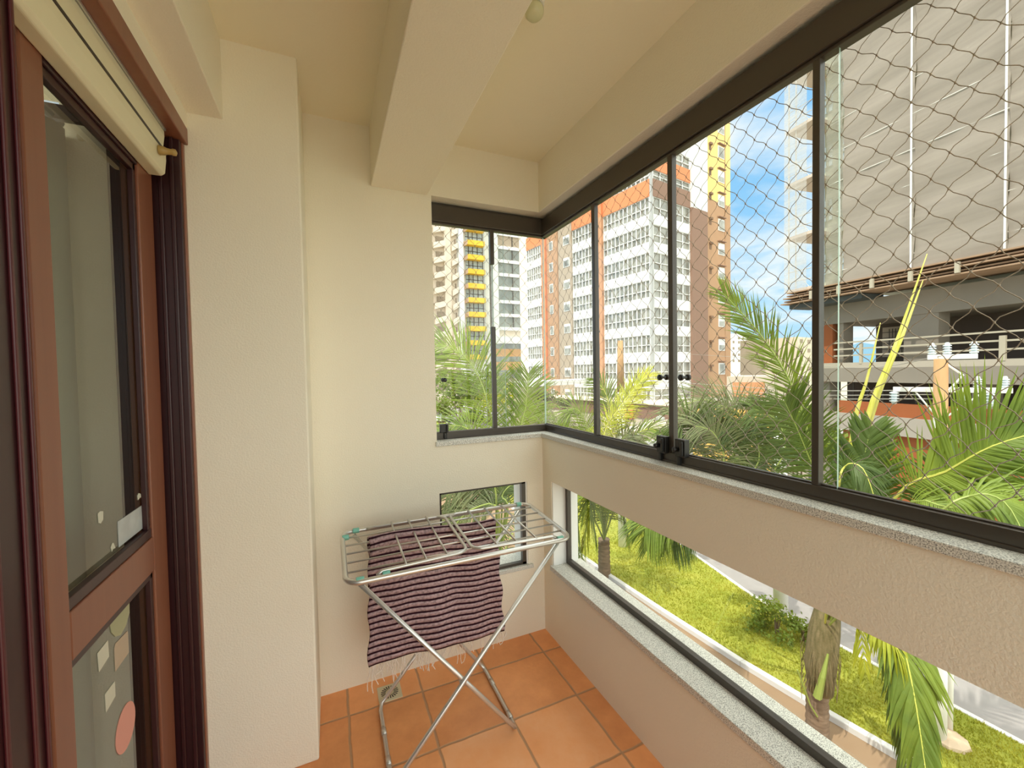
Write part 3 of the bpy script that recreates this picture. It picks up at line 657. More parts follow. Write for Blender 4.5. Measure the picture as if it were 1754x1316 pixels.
frond('frond', [A0+Vector((0, 0, .6)), at(1495, 1060, 6.4), at(1528, 1100, 6.0), at(1545, 1230, 5.7), at(1560, 1380, 5.5)], pa, .55, 50, .26, 1.3, .05, 0, .02, RCG, 42, 12)
frond('frond', [A0+Vector((0, 0, .5)), at(1440, 1040, 7.0), at(1470, 1060, 6.8), at(1482, 1150, 6.6)], pa, .5, 16, .4, 1.2, .05, 2, .014, RCG, 50, 13)
auto_fronds(pa, A0+Vector((0, 0, .8)), 6, 3.0, 21, (25, 60), (0, 1), .6, -60, 170)
# palm B further up the street, trunk seen through the low window
pb = empty('palm_tree', (8.41, 11.5, G), 'median palm with a slim ringed trunk seen through the low window corner', 'palm tree')
trunk(pb, 8.41, 11.5, -4.3, .21, .19)
B0 = Vector((8.41, 11.5, -4.35))
for i, (q, mm) in enumerate((([(1012, 880), (990, 870), (985, 950)], 1), ([(1030, 870), (1015, 860), (1000, 935)], 2), ([(1045, 870), (1060, 850), (1075, 920)], 1),
        ([(1040, 850), (1045, 810), (1030, 770)], 1), ([(1060, 860), (1090, 870), (1110, 920)], 1), ([(1025, 860), (1010, 850), (1020, 920)], 1))):
    frond('frond', [B0]+[at(x, y, 13.2-i*.2) for x, y in q], pb, 1.3, 44, .2, .8, .085, mm, .03, RCG, 48, 30+i)
for i, (q, mm) in enumerate((([(1045, 820), (1058, 735), (1085, 670), (1112, 640)], 2), ([(1040, 820), (1048, 735), (1040, 680), (1020, 650)], 2), ([(1050, 820), (1070, 760), (1110, 735), (1130, 745)], 2),
        ([(1030, 840), (1010, 740), (985, 700), (960, 730)], 1), ([(1040, 840), (1052, 780), (1075, 745), (1100, 770)], 3), ([(1040, 830), (1035, 745), (1060, 700), (1095, 655)], 2))):
    frond('frond', [B0]+[at(x, y, 13.4-i*.15) for x, y in q], pb, .8, 50, .45, .4, .042, mm if i in (0, 5, 3, 4) else 1, .03, RCH if mm == 2 else RCG, 46, 40+i, 0, (1, -1), TC(1060, 700, .6))
# long grey green fronds of the same palm reaching back along the median
C0 = pp[3]
for i, (q, mm) in enumerate((([(1260, 830), (1265, 730), (1210, 685), (1150, 705)], 3), ([(1290, 830), (1300, 760), (1250, 700), (1200, 700)], 3), ([(1230, 850), (1200, 760), (1175, 720), (1155, 740)], 0),
        ([(1280, 850), (1300, 790), (1290, 740), (1250, 720)], 0), ([(1250, 850), (1240, 780), (1220, 740), (1190, 730)], 3), ([(1320, 850), (1345, 770), (1330, 720), (1290, 700)], 0),
        ([(1215, 880), (1170, 860), (1140, 875), (1115, 935)], 1), ([(1220, 880), (1185, 865), (1165, 890), (1150, 930)], 0), ([(1210, 880), (1150, 865), (1120, 885), (1105, 905)], 1))):
    frond('frond', [C0]+[at(x, y, 8.6-i*.1) for x, y in q], pa, .95, 66, .3, .7, .034, mm, .022, RCG, 58, 50+i, 0, (1, -1), TC(1230, 740, .6))
# palm D outside the end window
pd = empty('palm_tree', (2.35, 6.3, G), 'big garden palm arching across the short end window', 'palm tree')
trunk(pd, 2.35, 6.3, -2.2, .16, .12); D0 = Vector((2.35, 6.3, -2.2))
for i, (q, mm, lf, w, dr_) in enumerate((([(868, 860), (846, 735), (822, 650), (785, 602), (735, 588)], 1, .95, .045, .22), ([(850, 860), (800, 790), (760, 760), (740, 770)], 0, .6, .035, .7),
        ([(870, 860), (880, 780), (900, 700), (905, 640)], 1, .75, .04, .25), ([(860, 870), (830, 850), (790, 850), (755, 900)], 3, .8, .032, .8), ([(865, 880), (850, 840), (800, 825), (765, 850)], 3, .8, .03, .7),
        ([(870, 880), (860, 850), (880, 830), (900, 850)], 0, .7, .03, .6), ([(855, 880), (815, 870), (780, 900), (760, 950)], 3, .7, .03, .9), ([(850, 850), (820, 760), (790, 730), (740, 735)], 1, .7, .035, .8))):
    frond('frond', [D0]+[at(x, y, 6.5-i*.1) for x, y in q], pd, lf*.85, 74, .3, dr_, w*.72, mm, .018, RCG, 60, 60+i, 0, (1, -1), TC(820, 700, .65))
auto_fronds(pd, D0, 11, 2.4, 71, (5, 45), (0, 0, 3), .65, 0, 360)
# palm E, F further away
def farpalm(px, gy, ht, mtx, label, seed, n=12, L=2.6):
    c = on(px, gy, 'Z', G); p = empty('palm_tree', c, label, 'palm tree'); trunk(p, c.x, c.y, G+ht, .17, .13)
    auto_fronds(p, (c.x, c.y, G+ht), n, L, seed, (30, 80), mtx, .7, 0, 360, .06, 26, .5)
farpalm(945, 835, 3.1, (3, 1), 'pale soft palm low behind the window corner', 81, 14, 3.2)
farpalm(985, 845, 2.6, (1, 2), 'small lime palm just right of the window corner', 82, 12, 2.6)
farpalm(905, 800, 3.4, (1, 3), 'distant palm behind the end window upright', 83, 12, 3.0)
# ---- bushes
def bush(name, c, r, n, leaf, mt, label, cat='shrub', stem=True, seed=1, sq=.8):
    rnd = random.Random(seed); p = empty(name, (c[0], c[1], c[2]-r*sq), label, cat); m = MB(); blobs = [(Vector((rnd.gauss(0, .45), rnd.gauss(0, .45), rnd.gauss(0, .35))), rnd.uniform(.3, .55)) for _ in range(9)]
    for k in range(n):
        b, br = rnd.choice(blobs); v = Vector((rnd.gauss(0, 1), rnd.gauss(0, 1), rnd.gauss(0, 1))).normalized()*br*rnd.random()**.35; q = Vector(c)+Vector(((b.x+v.x)*r, (b.y+v.y)*r, (b.z+v.z)*r*sq))
        a = Vector((rnd.gauss(0, 1), rnd.gauss(0, 1), rnd.gauss(0, .6))).normalized()*leaf; w = a.cross(Vector((rnd.gauss(0, 1), rnd.gauss(0, 1), 1))).normalized()*leaf*.32
        m.add([q, q+a*.5+w, q+a, q+a*.5-w], [(0, 1, 2, 3)])
    m.build('foliage', LF[mt], p)
    if stem:
        m = MB()
        for k in range(4): m.tube([(c[0]+rnd.uniform(-.1, .1)*r, c[1]+rnd.uniform(-.1, .1)*r, min(c[2]-r, G if c[2]-r*2 < G else c[2]-r*2)), (c[0]+rnd.uniform(-.3, .3)*r, c[1]+rnd.uniform(-.3, .3)*r, c[2])], [.03*r+.01, .01], 5)
        m.build('stem', TRK, p)
    return p
c = on(1330, 1060, 'Z', G+.4); bush('leafy_shrub', (c.x, c.y, G+.45), .62, 900, .10, 1, 'loose green shrub on the lawn beside the white pole', seed=3)
c = on(1380, 1075, 'Z', G+.4); bush('leafy_shrub', (c.x, c.y, G+.4), .5, 600, .09, 1, 'smaller green shrub just left of the palm sheath', seed=4)
c = at(1372, 770, 9.2); bush('garden_tree', c, .95, 2600, .13, 1, 'small leafed young tree tangled behind the tall palm frond', 'tree', seed=5)
c = at(1205+30, 815, 10.4); bush('garden_tree', c, .7, 900, .12, 0, 'dark leafy young tree under the drooping palm', 'tree', seed=6)
c = at(1560, 1125, 9.8); bush('leafy_shrub', (c.x, c.y, c.z), .45, 420, .10, 1, 'fresh green shrub against the white street poles', seed=8)
for i, (x, y, dp, r, mm, lb) in enumerate(((785, 672, 40, 3.2, 1, 'round street tree far off at the left of the end window'), (835, 664, 56, 4.2, 1, 'broad street tree behind the arching palm frond'), (880, 684, 46, 2.6, 2, 'yellow green street tree right of the end window bar'),
        (757, 700, 28, 1.1, 1, 'low street tree at the end window edge'), (932, 690, 38, 1.8, 3, 'pale street tree beyond the window corner'), (812, 715, 24, .9, 0, 'dark low street tree behind the arching palm'), (1296, 690, 23.5, .8, 0, 'dark small tree in front of the long beige shop wall'))):
    bush('street_tree', at(x, y, dp), r, 1500, r*.13, mm, lb, 'tree', True, 90+i)
m = MB(); c = on(1625, 1268, 'Z', G+.03); m.lathe((c.x, c.y, G+.02), [(.30, 0), (.28, .06), (.15, .11), (.02, .12)], 9); tag(m.build('ground_stone', mat('pale_stone', (.55, .42, .30), .9, bump=(8, .6)), smooth=False), 'flat pale stone on the grass by the white poles', 'stone')

# ---- poles
def pole(name, x, y, z0, z1, r0, r1, mt, label, cat='pole'):
    p = empty(name, (x, y, z0), label, cat); m = MB(); m.tube([(x, y, z0-.05), (x, y, (z0+z1)/2), (x, y, z1)], [r0, (r0+r1)/2, r1], 16); m.build('shaft', mt, p, smooth=True); return p
PW = mat('whitewashed_concrete', (.86, .84, .80), .8); PO = mat('weathered_pole_concrete', (.36, .20, .09), .85, noise=(2, .2, (.46, .29, .14), (3, 3, .6)))
gq = on(1603, 1268, 'Z', G); up_ = pole('utility_pole', gq.x+.02, gq.y, G, 1.55, .138, .095, PO, 'ochre utility pole carrying insulators on two crossarms')
ux, uy = gq.x+.02, gq.y
m = MB(); m.tube([(ux, uy, G), (ux, uy, -3.2)], [.142, .13], 16); m.build('whitewash_band', PW, up_, smooth=True)
PR = Plane((ux, uy), 0)
def arm(z, u0, u1, yaw, nm):
    d = Vector((math.sin(yaw), math.cos(yaw), 0)); n = Vector((d.y, -d.x, 0))*.05; o = Vector((ux, uy, z))-n*3.4
    m = MB(); q = [o+d*u0-n, o+d*u1-n, o+d*u1+n, o+d*u0+n]; m.hexa([a-Vector((0, 0, .045)) for a in q]+[a+Vector((0, 0, .045)) for a in q]); m.build(nm, WHT, up_, bevel=.005); return o, d
INS = mat('pale_blue_porcelain', (.62, .70, .74), .2)
def insul(p, s=1, hang=False):
    m = MB(); pr = [(.03, 0)]
    for k in range(4): pr += [(.075*s, .02+.055*k*s), (.075*s, .035+.055*k*s), (.045*s, .045+.055*k*s), (.045*s, .068+.055*k*s)]
    pr.append((.02, .07+.055*3.4*s))
    if hang: pr = [(r, -h) for r, h in pr][::-1]
    m.lathe(p, pr, 12); m.build('insulator', INS, up_, smooth=False)
def on_arm(px, o, d):
    r = ray(px, 640); D = r.x*(-d.y)-(-d.x)*r.y; e1, e2 = o.x, o.y; return (r.x*e2-r.y*e1)/D
d0 = math.radians(156)
o, d = arm(1.585, 0, 0.001, d0, 'arm_bracket'); u0, u1 = on_arm(1588, o, d), on_arm(1674, o, d)
o, d = arm(1.585, u0, u1, d0, 'crossarm')
for px in (1596, 1622, 1668): insul(o+d*on_arm(px, o, d)+Vector((0, 0, .045)), .8)
d1 = math.radians(158); o, d = arm(.98, 0, .001, d1, 'arm_bracket'); u0, u1 = on_arm(1530, o, d), on_arm(1735, o, d); o, d = arm(.98, u0, u1, d1, 'crossarm')
for px in (1675, 1722): insul(o+d*on_arm(px, o, d)+Vector((0, 0, .045)), .7)
for px in (1532, 1648, 1697): insul(o+d*on_arm(px, o, d)-Vector((0, 0, .045)), .95, True)
m = MB()
for px in (1565, 1690): m.tube([o+d*on_arm(px, o, d), (ux, uy, .42)], .014, 5)
m.tube([(ux-.13, uy, .30), (ux-.13, uy, .48)], .05, 8); m.tube([(ux+.0, uy-.02, 1.5), (ux+.1, uy-.25, 1.25), (ux+.02, uy-.1, .98)], .02, 5); m.build('brace', WHT, up_)
gq = on(1626, 1255, 'Z', G); pole('signal_post', gq.x, gq.y, G, -2.9, .05, .05, PW, 'short white post close beside the utility pole')
gq = on(1337, 1045, 'Z', G); pole('street_post', gq.x, gq.y, G, .35, .19, .15, PW, 'white post standing behind the middle of the lawn')
gq = on(1066, 937, 'Z', G); q_ = pole('street_post', gq.x, gq.y, G, .6, .16, .13, PW, 'slim white post beyond the slim palm trunk')
m = MB(); m.tube([(gq.x, gq.y, .6), (gq.x, gq.y, 2.6)], [.15, .10], 10); m.build('dry_top', PO, q_, smooth=True)
# street lamp
L0 = at(1075, 775, 24); sl_ = empty('street_lamp', (L0.x, L0.y, G), 'white street lamp with a curved arm in front of the garage', 'street lamp')
m = MB(); m.tube([(L0.x, L0.y, G), L0, at(1088, 752, 24), at(1103, 728, 24), at(1118, 719, 24), at(1126, 718, 24)], [.09, .07, .06, .055, .05, .04], 8); m.build('arm', WHT, sl_, smooth=True)
m = MB(); a, b = at(1124, 716.5, 24), at(1138, 718, 24); m.tube([a, a*.6+b*.4, b], [.08, .2, .10], 8); m.build('lamp_head', WHTB, sl_, smooth=True)
# power lines
WIRE = mat('pale_cable', (.36, .33, .29), .6)
def wire(pts, label, r=.012, g='overhead cables across the street'):
    pts = [Vector(p) for p in pts]; m = MB(); m.tube([bez(pts, i/18) for i in range(19)], r, 5); tag(m.build('overhead_cable', WIRE), label, 'cable')
ctr = Vector((ux, uy, 0))
wire([(ux, uy, .98), at(1350, 668, 14), at(1150, 655, 20), at(905, 640, 60)], 'highest overhead cable running from the utility pole')
wire([(ux, uy, .90), at(1350, 676, 14), at(1150, 664, 20), at(905, 652, 60)], 'middle overhead cable running from the utility pole')
wire([(ux, uy, .82), at(1350, 682, 14), at(1150, 670, 20), at(905, 662, 60)], 'lowest overhead cable running from the utility pole')
wire([(ux, uy, 1.6), at(1450, 630, 12), at(1260, 612, 20), at(1150, 605, 36)], 'thin overhead cable from the top crossarm', .009)
# ================================================================= BUILDINGS
PANE = mat('window_glass_building', (.17, .175, .155), .15, spec=.8, noise=(.9, .2, (.42, .41, .36)))
PANEB = mat('blue_window_glass', (.30, .42, .50), .12, spec=.9, noise=(.25, .25, (.58, .66, .68)))
PDARK = mat('dark_glass_building', (.10, .12, .11), .12, spec=.9, noise=(.8, .2, (.26, .28, .24), (1, 1, .3)))
BRICKB = mat('brown_facade', (.27, .16, .115), .8); TAN = mat('tan_facade', (.46, .27, .155), .8); YELF = mat('yellow_facade', (.85, .60, .22), .8)
ORF = mat('orange_facade', (.72, .25, .11), .8); TAUPE = mat('taupe_facade', (.42, .34, .26), .8); PALEG = mat('pale_grey_facade', (.72, .73, .72), .8)
BEIGE = mat('beige_facade', (.60, .52, .42), .85, noise=(.4, .2, (.66, .58, .47)))
BLB = mat('cream_facade', (.80, .71, .60), .85); YB = mat('yellow_balcony', (.85, .55, .05), .6)
def P_(par, name, mt): return lambda m: m.build(name, mt, par)
C1 = at(1118, 634, 45); PA = Plane((C1.x, C1.y), math.radians(-9.1)); PB = Plane((C1.x, C1.y), math.radians(80.9))
ta = empty('apartment_tower', (C1.x, C1.y, G), 'white corner apartment tower with brown column and tan side wing', 'apartment building')
def solid(P, u0, u1, z0, z1, dep, mt, name, par, o1=0):
    m = MB(); m.pbox(P, u0, u1, z0, z1, -dep, o1); return m.build(name, mt, par)
solid(PA, .3, 26, G, 44, 14, BLB, 'tower_body', ta, -.35)
FL = [17.23-2.99*k for k in range(7)]
def strip(P, u0, u1, z0, z1, nm, par, nb, side_mt=WHTB, pm=PANE, rail=.42):
    m = MB(); o0, o1 = -.16, -.04; w = .055
    for i in range(nb+1):
        u = u0+(u1-u0)*i/nb; m.pbox(P, u-w, u+w, z0, z1, o0, o1)
    m.pbox(P, u0, u1, z0+(z1-z0)*rail-.04, z0+(z1-z0)*rail+.04, o0, o1); m.pbox(P, u0, u1, z0, z0+.06, o0, o1); m.pbox(P, u0, u1, z1-.06, z1, o0, o1)
    f = m.build('window', side_mt, par)
    m = MB(); m.pbox(P, u0, u1, z0, z1, -.22, -.17); m.build('pane', pm, f)
def bay(P, u0, u1, nb, par):
    for z in FL:
        m = MB(); m.pbox(P, u0, u1, z, z+1.07, -.4, .0); m.build('spandrel', WHTB, par); strip(P, u0, u1, z+1.07, z+2.99, 'w', par, nb)
    strip(P, u0, u1, -2.0, FL[-1], 'w', par, nb)
    m = MB(); m.pbox(P, u0, u1, 20.22, 22.1, -.4, .05); m.build('spandrel', ORF if P is PA else BRICKB, par)
    strip(P, u0, u1, 22.1, 23.1, 'w', par, nb)
    m = MB(); m.pbox(P, u0, u1, 23.1, 24.6, -.4, .05); m.build('spandrel', ORF, par); strip(P, u0, u1, 24.6, 26, 'w', par, nb)
    for z in (26, 29, 32): m = MB(); m.pbox(P, u0, u1, z, z+1.1, -.4, 0); m.build('spandrel', WHTB, par); strip(P, u0, u1, z+1.1, z+3, 'w', par, nb)
bay(PA, .25, 7.13, 11, ta); bay(PB, .25, 6.9, 5, ta)
m = MB(); m.pbox(PA, 0, .27, -2, 36, -.35, 0); m.pbox(PB, 0, .27, -2, 36, -.35, 0); m.build('corner_pier', WHTB, ta)
solid(PA, 7.13, 8.6, -5.5, 20.2, 1, mat('rust_column', (.58, .30, .17), .8), 'column', ta, .35); solid(PA, 7.13, 8.6, 20.2, 24.6, 1, ORF, 'column', ta, .35)
bay(PA, 9.2, 12.83, 6, ta)
solid(PA, 12.83, 15.66, -4, 36, 1, TAUPE, 'wing_wall', ta, .15); solid(PA, 15.66, 18.04, -4, 36, 1, TAN, 'wing_wall', ta, .3); solid(PA, 18.04, 18.95, -2.5, 36, 1, ORF, 'wing_wall', ta, .6)
bay(PA, 19.0, 23.5, 8, ta); solid(PA, 19.0, 23.5, -3.9, -2.0, .4, BRICKB, 'base_band', ta, .1)
for k in range(9):
    z = 18.6-2.99*k
    for (u0, u1, o) in ((13.2, 14.5, .15), (16.6, 17.4, .3)):
        m = MB(); m.pbox(PA, u0, u1, z, z+1.25, o-.02, o+.05); f = m.build('window', WHTB, ta); m = MB(); m.pbox(PA, u0+.1, u1-.1, z+.1, z+.9 if u0 < 14 else z+1.15, o+.05, o+.07); m.build('pane', PANE, f)
solid(PB, 6.9, 10.06, -4, 20.3, 3, BRICKB, 'wing_wall', ta, .25); solid(PB, 6.9, 10.06, 20.3, 36, 3, PALEG, 'wing_wall', ta, .25)
zy = PB.z(1230, 347)
solid(PB, 10.06, 15.38, -4, zy, 12, TAN, 'wing_wall', ta, .05); solid(PB, 10.06, 15.38, zy, 36, 12, YELF, 'wing_wall', ta, .05)
m = MB(); m.pbox(PB, 14.1, 14.2, -4, 36, .03, .09); m.build('downpipe', TAN, ta)
for k in range(13):
    z = PB.z(1238, 632)-.7+2.99*k
    m = MB(); m.pbox(PB, 12.6, 13.95, z, z+1.45, .03, .12); f = m.build('window', WHTB, ta)
    m = MB(); m.pbox(PB, 12.7, 13.85, z+.1, z+.7 if k % 3 else z+1.3, .12, .14); m.build('pane', PANE, f)
    m = MB(); m.pbox(PB, 12.5, 14.0, z+1.62, z+1.7, .03, .35); m.build('awning', BRICKB, ta)
    m = MB(); m.pbox(PB, 10.7, 11.15, z+.4, z+1.2, .05, .08); m.pbox(PB, 10.68, 11.2, z+1.0, z+1.25, .08, .3); m.build('window', mat('vent_brown', (.22, .13, .08), .8) if k == 0 else bpy.data.materials['vent_brown'], ta)
# podium of the tower
pdm = ta
solid(PA, -8, 16, G, -3.4, 6, BEIGE, 'podium_wall', pdm, 4.0); solid(PA, -8, 16, -3.4, -2.0, 6, BRICKB, 'fascia', pdm, 4.1)
solid(PA, -.8, .8, -3.6, -1.95, .2, ORF, 'sign_panel', pdm, 4.2)
solid(PA, -8, 16, -2.0, -1.9, 5, BEIGE, 'coping', pdm, 4.4)
gar = empty('garage', (C1.x-4, C1.y-6, G), 'pale garage block with white gable in front of the podium', 'building')
Pg = Plane(at(1110, 634, 32).xy, math.radians(80))
solid(Pg, Pg.u(1072), Pg.u(1200), G, -3.2, 3, mat('warm_grey_wall', (.52, .44, .35), .85), 'wall', gar)
solid(Pg, Pg.u(1098), Pg.u(1128), G, -4.1, .2, WHTB, 'gable', gar, .4)
solid(Pg, Pg.u(1150), Pg.u(1175), G, -4.0, .2, mat('dark_opening', (.05, .05, .05), .8), 'doorway', gar, .1)
aw = empty('awning_canopy', at(945, 655, 40), 'long white canopy edge low behind the window corner', 'canopy')
Pw = Plane(at(945, 634, 40).xy, math.radians(70)); solid(Pw, Pw.u(912), Pw.u(1010), .05, .55, 2.5, WHT, 'fascia', aw, 0)
solid(Pw, Pw.u(905), Pw.u(940), G, .0, 2.0, mat('olive_grey_wall', (.36, .32, .22), .9), 'wall', aw, -.3)
# ---- left group seen through the end window
C3 = at(875, 634, 92); P3 = Plane(C3.xy, math.radians(88))
gb = empty('glass_tower', (C3.x, C3.y, G), 'dark glass office block with white slab edges and white pier', 'building')
U = lambda px: P3.u(px); Z3 = lambda y: P3.z(870, y)
solid(P3, U(846), U(945), G, 60, 14, BLB, 'tower_body', gb, -.6)
solid(P3, U(846), U(855), Z3(590), 60, 1, WHTB, 'pier', gb, .5)
for k in range(12):
    z = Z3(403)-2.95*(k-3)
    if z < Z3(585): continue
    solid(P3, U(855), U(905), z-.35, z+.35, 1, WHTB, 'slab_edge', gb, .3)
    m = MB(); m.pbox(P3, U(855), U(905), z+.35, z+2.6, -.3, 0); f = m.build('window', PDARK if k > 4 else TAUPE, gb)  # taupe on the upper floors paints brick mirrored in the glass
    m = MB(); m.pbox(P3, U(880), U(881.5), z+.35, z+2.6, 0, .1); m.build('mullion', BRONZE, f)
solid(P3, U(848), U(905), Z3(589), Z3(577), 1, PALEG, 'slab_edge', gb, .6)
for y0, y1, mt in ((589, 598, PDARK), (598, 611, BEIGE), (611, 620, PDARK), (620, 634, BEIGE), (634, 648, PDARK)): solid(P3, U(846), U(905), Z3(y1), Z3(y0), 1, mat('timber_band', (.55, .32, .14), .7) if mt is BEIGE else mt, 'band', gb, .2)
C4 = at(815, 634, 88); P4 = Plane(C4.xy, math.radians(88)); V = lambda px: P4.u(px); Z4 = lambda y: P4.z(815, y)
yt = empty('balcony_tower', (C4.x, C4.y, G), 'tower with stacked yellow balcony fronts and blue grey glass', 'apartment building')
solid(P4, V(790), V(842), G, 60, 10, PALEG, 'tower_body', yt, -.3)
for k in range(13):
    z = Z4(399)-2.98*(k-3)
    if z < G+1: continue
    m = MB(); m.pbox(P4, V(802), V(831), z, z+1.0, -.2, 1.2); m.build('balcony', YB, yt)
    q = [P4.pt(V(797), z-.3, -.2), P4.pt(V(802), z, -.2), P4.pt(V(802), z, 1.2), P4.pt(V(797), z-.3, .3)]
    m = MB(); m.hexa(q+[a+Vector((0, 0, .9)) for a in q]); m.build('balcony_side', mat('peach_render', (.80, .56, .40), .8) if k == 0 else bpy.data.materials['peach_render'], yt)
    m = MB()
    for px in (807, 814, 822, 831): m.pbox(P4, V(px)-.06, V(px)+.06, z+1.0, z+2.98, -.15, -.05)
    m.pbox(P4, V(802), V(831), z+1.9, z+2.0, -.15, -.05); f = m.build('window', BRONZE, yt)
    m = MB(); m.pbox(P4, V(802), V(831), z+1.0, z+2.98, -.25, -.18); m.build('pane', PANEB, f)
C5 = at(775, 634, 84); P5 = Plane(C5.xy, math.radians(82)); Wp = lambda px: P5.u(px)
wt = empty('residential_tower', (C5.x, C5.y, G), 'cream residential tower with slanting balconies at the left window edge', 'apartment building')
solid(P5, Wp(715), Wp(789), G, 60, 2.5, BLB, 'tower_body', wt, -.4)
solid(P5, Wp(788), Wp(796), G, 60, .8, WHTB, 'pier', wt, .6)
VD = mat('brown_window', (.30, .24, .18), .7)  # one even brown for the distant windows
for k in range(16):
    z = -3+2.98*k
    for (a, b, o) in ((745, 765, .9), (777, 787, .6), (722, 742, .9)):
        q = [P5.pt(Wp(a), z-.8, -.2), P5.pt(Wp(b), z, -.2), P5.pt(Wp(b), z, o), P5.pt(Wp(a), z-.8, o)]
        m = MB(); m.hexa(q+[v+Vector((0, 0, 1.1)) for v in q]); m.build('balcony', BLB, wt)
        m = MB(); m.pbox(P5, Wp(a+7), Wp(b-2), z+.9, z+1.9, -.3, -.05 if b < 790 else .1); m.build('window', VD, wt)
    if k % 2: m = MB(); m.pbox(P5, Wp(766), Wp(773), z+.7, z+1.7, -.1, .05); m.build('vent_grille', mat('peach_grille', (.62, .42, .26), .8) if k == 1 else bpy.data.materials['peach_grille'], wt)
solid(P5, Wp(765), Wp(776), G, 60, 1, BLB, 'pilaster', wt, .2)
# ---- distant blocks between tower and building site
def far_block(px0, px1, y0, dep, mt, label, az=80, wins=(5, 6)):
    P = Plane(at((px0+px1)/2, 634, dep).xy, math.radians(az)); b = empty('distant_building', P.pt(0, G), label, 'building'); u0, u1 = P.u(px0), P.u(px1); z1 = P.z((px0+px1)/2, y0)
    solid(P, u0, u1, G, z1, 8, mt, 'wall', b)
    nx, nz_ = wins; zb_ = .5
    for i in range(nx):
        for j in range(nz_):
            m = MB(); a = u0+(u1-u0)*(i+.3)/nx; c = zb_+(z1-zb_)*(j+.35)/nz_; m.pbox(P, a, a+(u1-u0)*.35/nx, c, c+(z1-zb_)*.4/nz_, 0, .06); m.build('window', VD, b)
    return b
far_block(1252, 1288, 582, 160, WHTB, 'white distant block right beside the tan tower wing', wins=(4, 5)); far_block(1262, 1284, 572, 175, WHT, 'taller pale block just behind the white distant block', wins=(3, 3))
far_block(1366, 1392, 578, 60, BEIGE, 'grey beige block left of the building site', wins=(2, 4))
far_block(1290, 1325, 622, 120, WHT, 'low pale distant block behind the palm frond', wins=(4, 1))
m = MB(); rnd = random.Random(4); pts = []
for i in range(41):
    a = math.radians(20+i*2.2); d = Vector((math.sin(a), math.cos(a), 0))*900; pts.append((d, 1.45+900*(.022+.014*math.sin(i*.7)+.008*math.sin(i*1.9+1))*(1 if 1 else 0)))
vs = []
for d, h in pts: vs += [d+Vector((0, 0, G)), d+Vector((0, 0, h)), d*1.25+Vector((0, 0, G))]
fs = []
for i in range(40): a = 3*i; fs += [(a, a+3, a+4, a+1), (a+1, a+4, a+5, a+2)]
m.add(vs, fs); o = m.build('hills', mat('blue_hills', (.16, .30, .42), 1)); o['kind'] = 'structure'
# ---- low shop row opposite
Pl = Plane(at(1300, 634, 26).xy, math.radians(150)); sh = empty('shop_row', Pl.pt(0, G), 'low shop row with yellow awnings opposite the balcony', 'building')
SU = Pl.u; SZ = lambda y: Pl.z(1280, y)
BOX = BEIGE
solid(Pl, SU(1245), SU(1385), G, SZ(645), 5, mat('shop_wall', (.55, .47, .38), .85), 'wall', sh); solid(Pl, SU(1255), SU(1310), SZ(680), SZ(655), .2, mat('terracotta_band', (.58, .27, .13), .8), 'brick_panel', sh, .1)
solid(Pl, SU(1180), SU(1385), SZ(700), SZ(690), 5, CONC, 'roof_edge', sh, .8)
YA = mat('amber_awning', (.80, .47, .12), .7)
solid(Pl, SU(1190), SU(1345), SZ(716), SZ(700), 3, YA, 'awning', sh, .9); solid(Pl, SU(1190), SU(1345), G, SZ(716), 3, mat('shop_shadow', (.10, .09, .08), .8), 'shopfront', sh, -.3)  # near-black shopfront colour stands for the shade under the awning
solid(Pl, SU(1288), SU(1345), SZ(784), SZ(762), .2, YA, 'counter_panel', sh, .6); solid(Pl, SU(1190), SU(1250), G, SZ(766), .3, YA, 'counter_panel', sh, .6)
solid(Pl, SU(1316), SU(1323), G, SZ(716), .1, YA, 'shop_post', sh, .9)
for i in range(5): solid(Pl, SU(1298), SU(1335), SZ(757)+i*.22, SZ(757)+.05+i*.22, .03, ALU, 'rail', sh, .65)

# ---- building site on the right
C2 = at(1500, 628, 20); Pc = Plane(C2.xy, math.radians(6.9)); cs = empty('building_site', (C2.x, C2.y, G), 'raw concrete building frame under construction with railings and orange brick', 'building')
ZZ = lambda px, y: Pc.z(px, y); UL = Pc.u(1402); UR = -12
def cb(u0, u1, z0, z1, o0, o1, mt, nm):
    m = MB(); m.pbox(Pc, u0, u1, z0, z1, o0, o1); return m.build(nm, mt, cs)
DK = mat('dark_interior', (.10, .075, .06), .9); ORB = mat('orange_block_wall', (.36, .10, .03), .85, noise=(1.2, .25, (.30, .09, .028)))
za, zb2 = ZZ(1500, 547), ZZ(1500, 510)     # deep beam
cb(UR, UL, za, zb2, -8, 0, CONC, 'edge_beam')
cb(UR, UL+.15, .64, 1.35, -8, .3, CONC, 'floor_slab'); cb(UR, UL+.1, 1.35, 1.62, -.1, .28, mat('sunlit_concrete', (.42, .37, .30), .85), 'slab_upstand')  # upstand is a paler concrete with sunlight put into its colour
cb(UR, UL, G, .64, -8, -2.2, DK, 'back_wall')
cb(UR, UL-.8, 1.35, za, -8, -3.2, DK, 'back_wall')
for px in (1413, 1575): u = Pc.u(px); w = .35 if px < 1500 else .62; cb(u-w, u+w, 1.35, za, -.8, -.05, CONC if px > 1500 else ORB, 'column')
cb(Pc.u(1437)-.15, Pc.u(1437)+.1, 1.35, za, -.8, -.1, CONC, 'column')
cb(Pc.u(1410)-.35, Pc.u(1410)+.3, G, .64, -.8, .0, CONC, 'column'); cb(-4.0, -3.4, G, .64, -.8, -.1, CONC, 'column')
z0, z1 = ZZ(1500, 712), ZZ(1500, 690); cb(UR, Pc.u(1432), z0, z1, -.4, -.1, ORB, 'block_wall'); cb(UR, UL, z0-.85, z0, -.4, .1, mat('grey_render_band', (.36, .32, .27), .85), 'render_band')
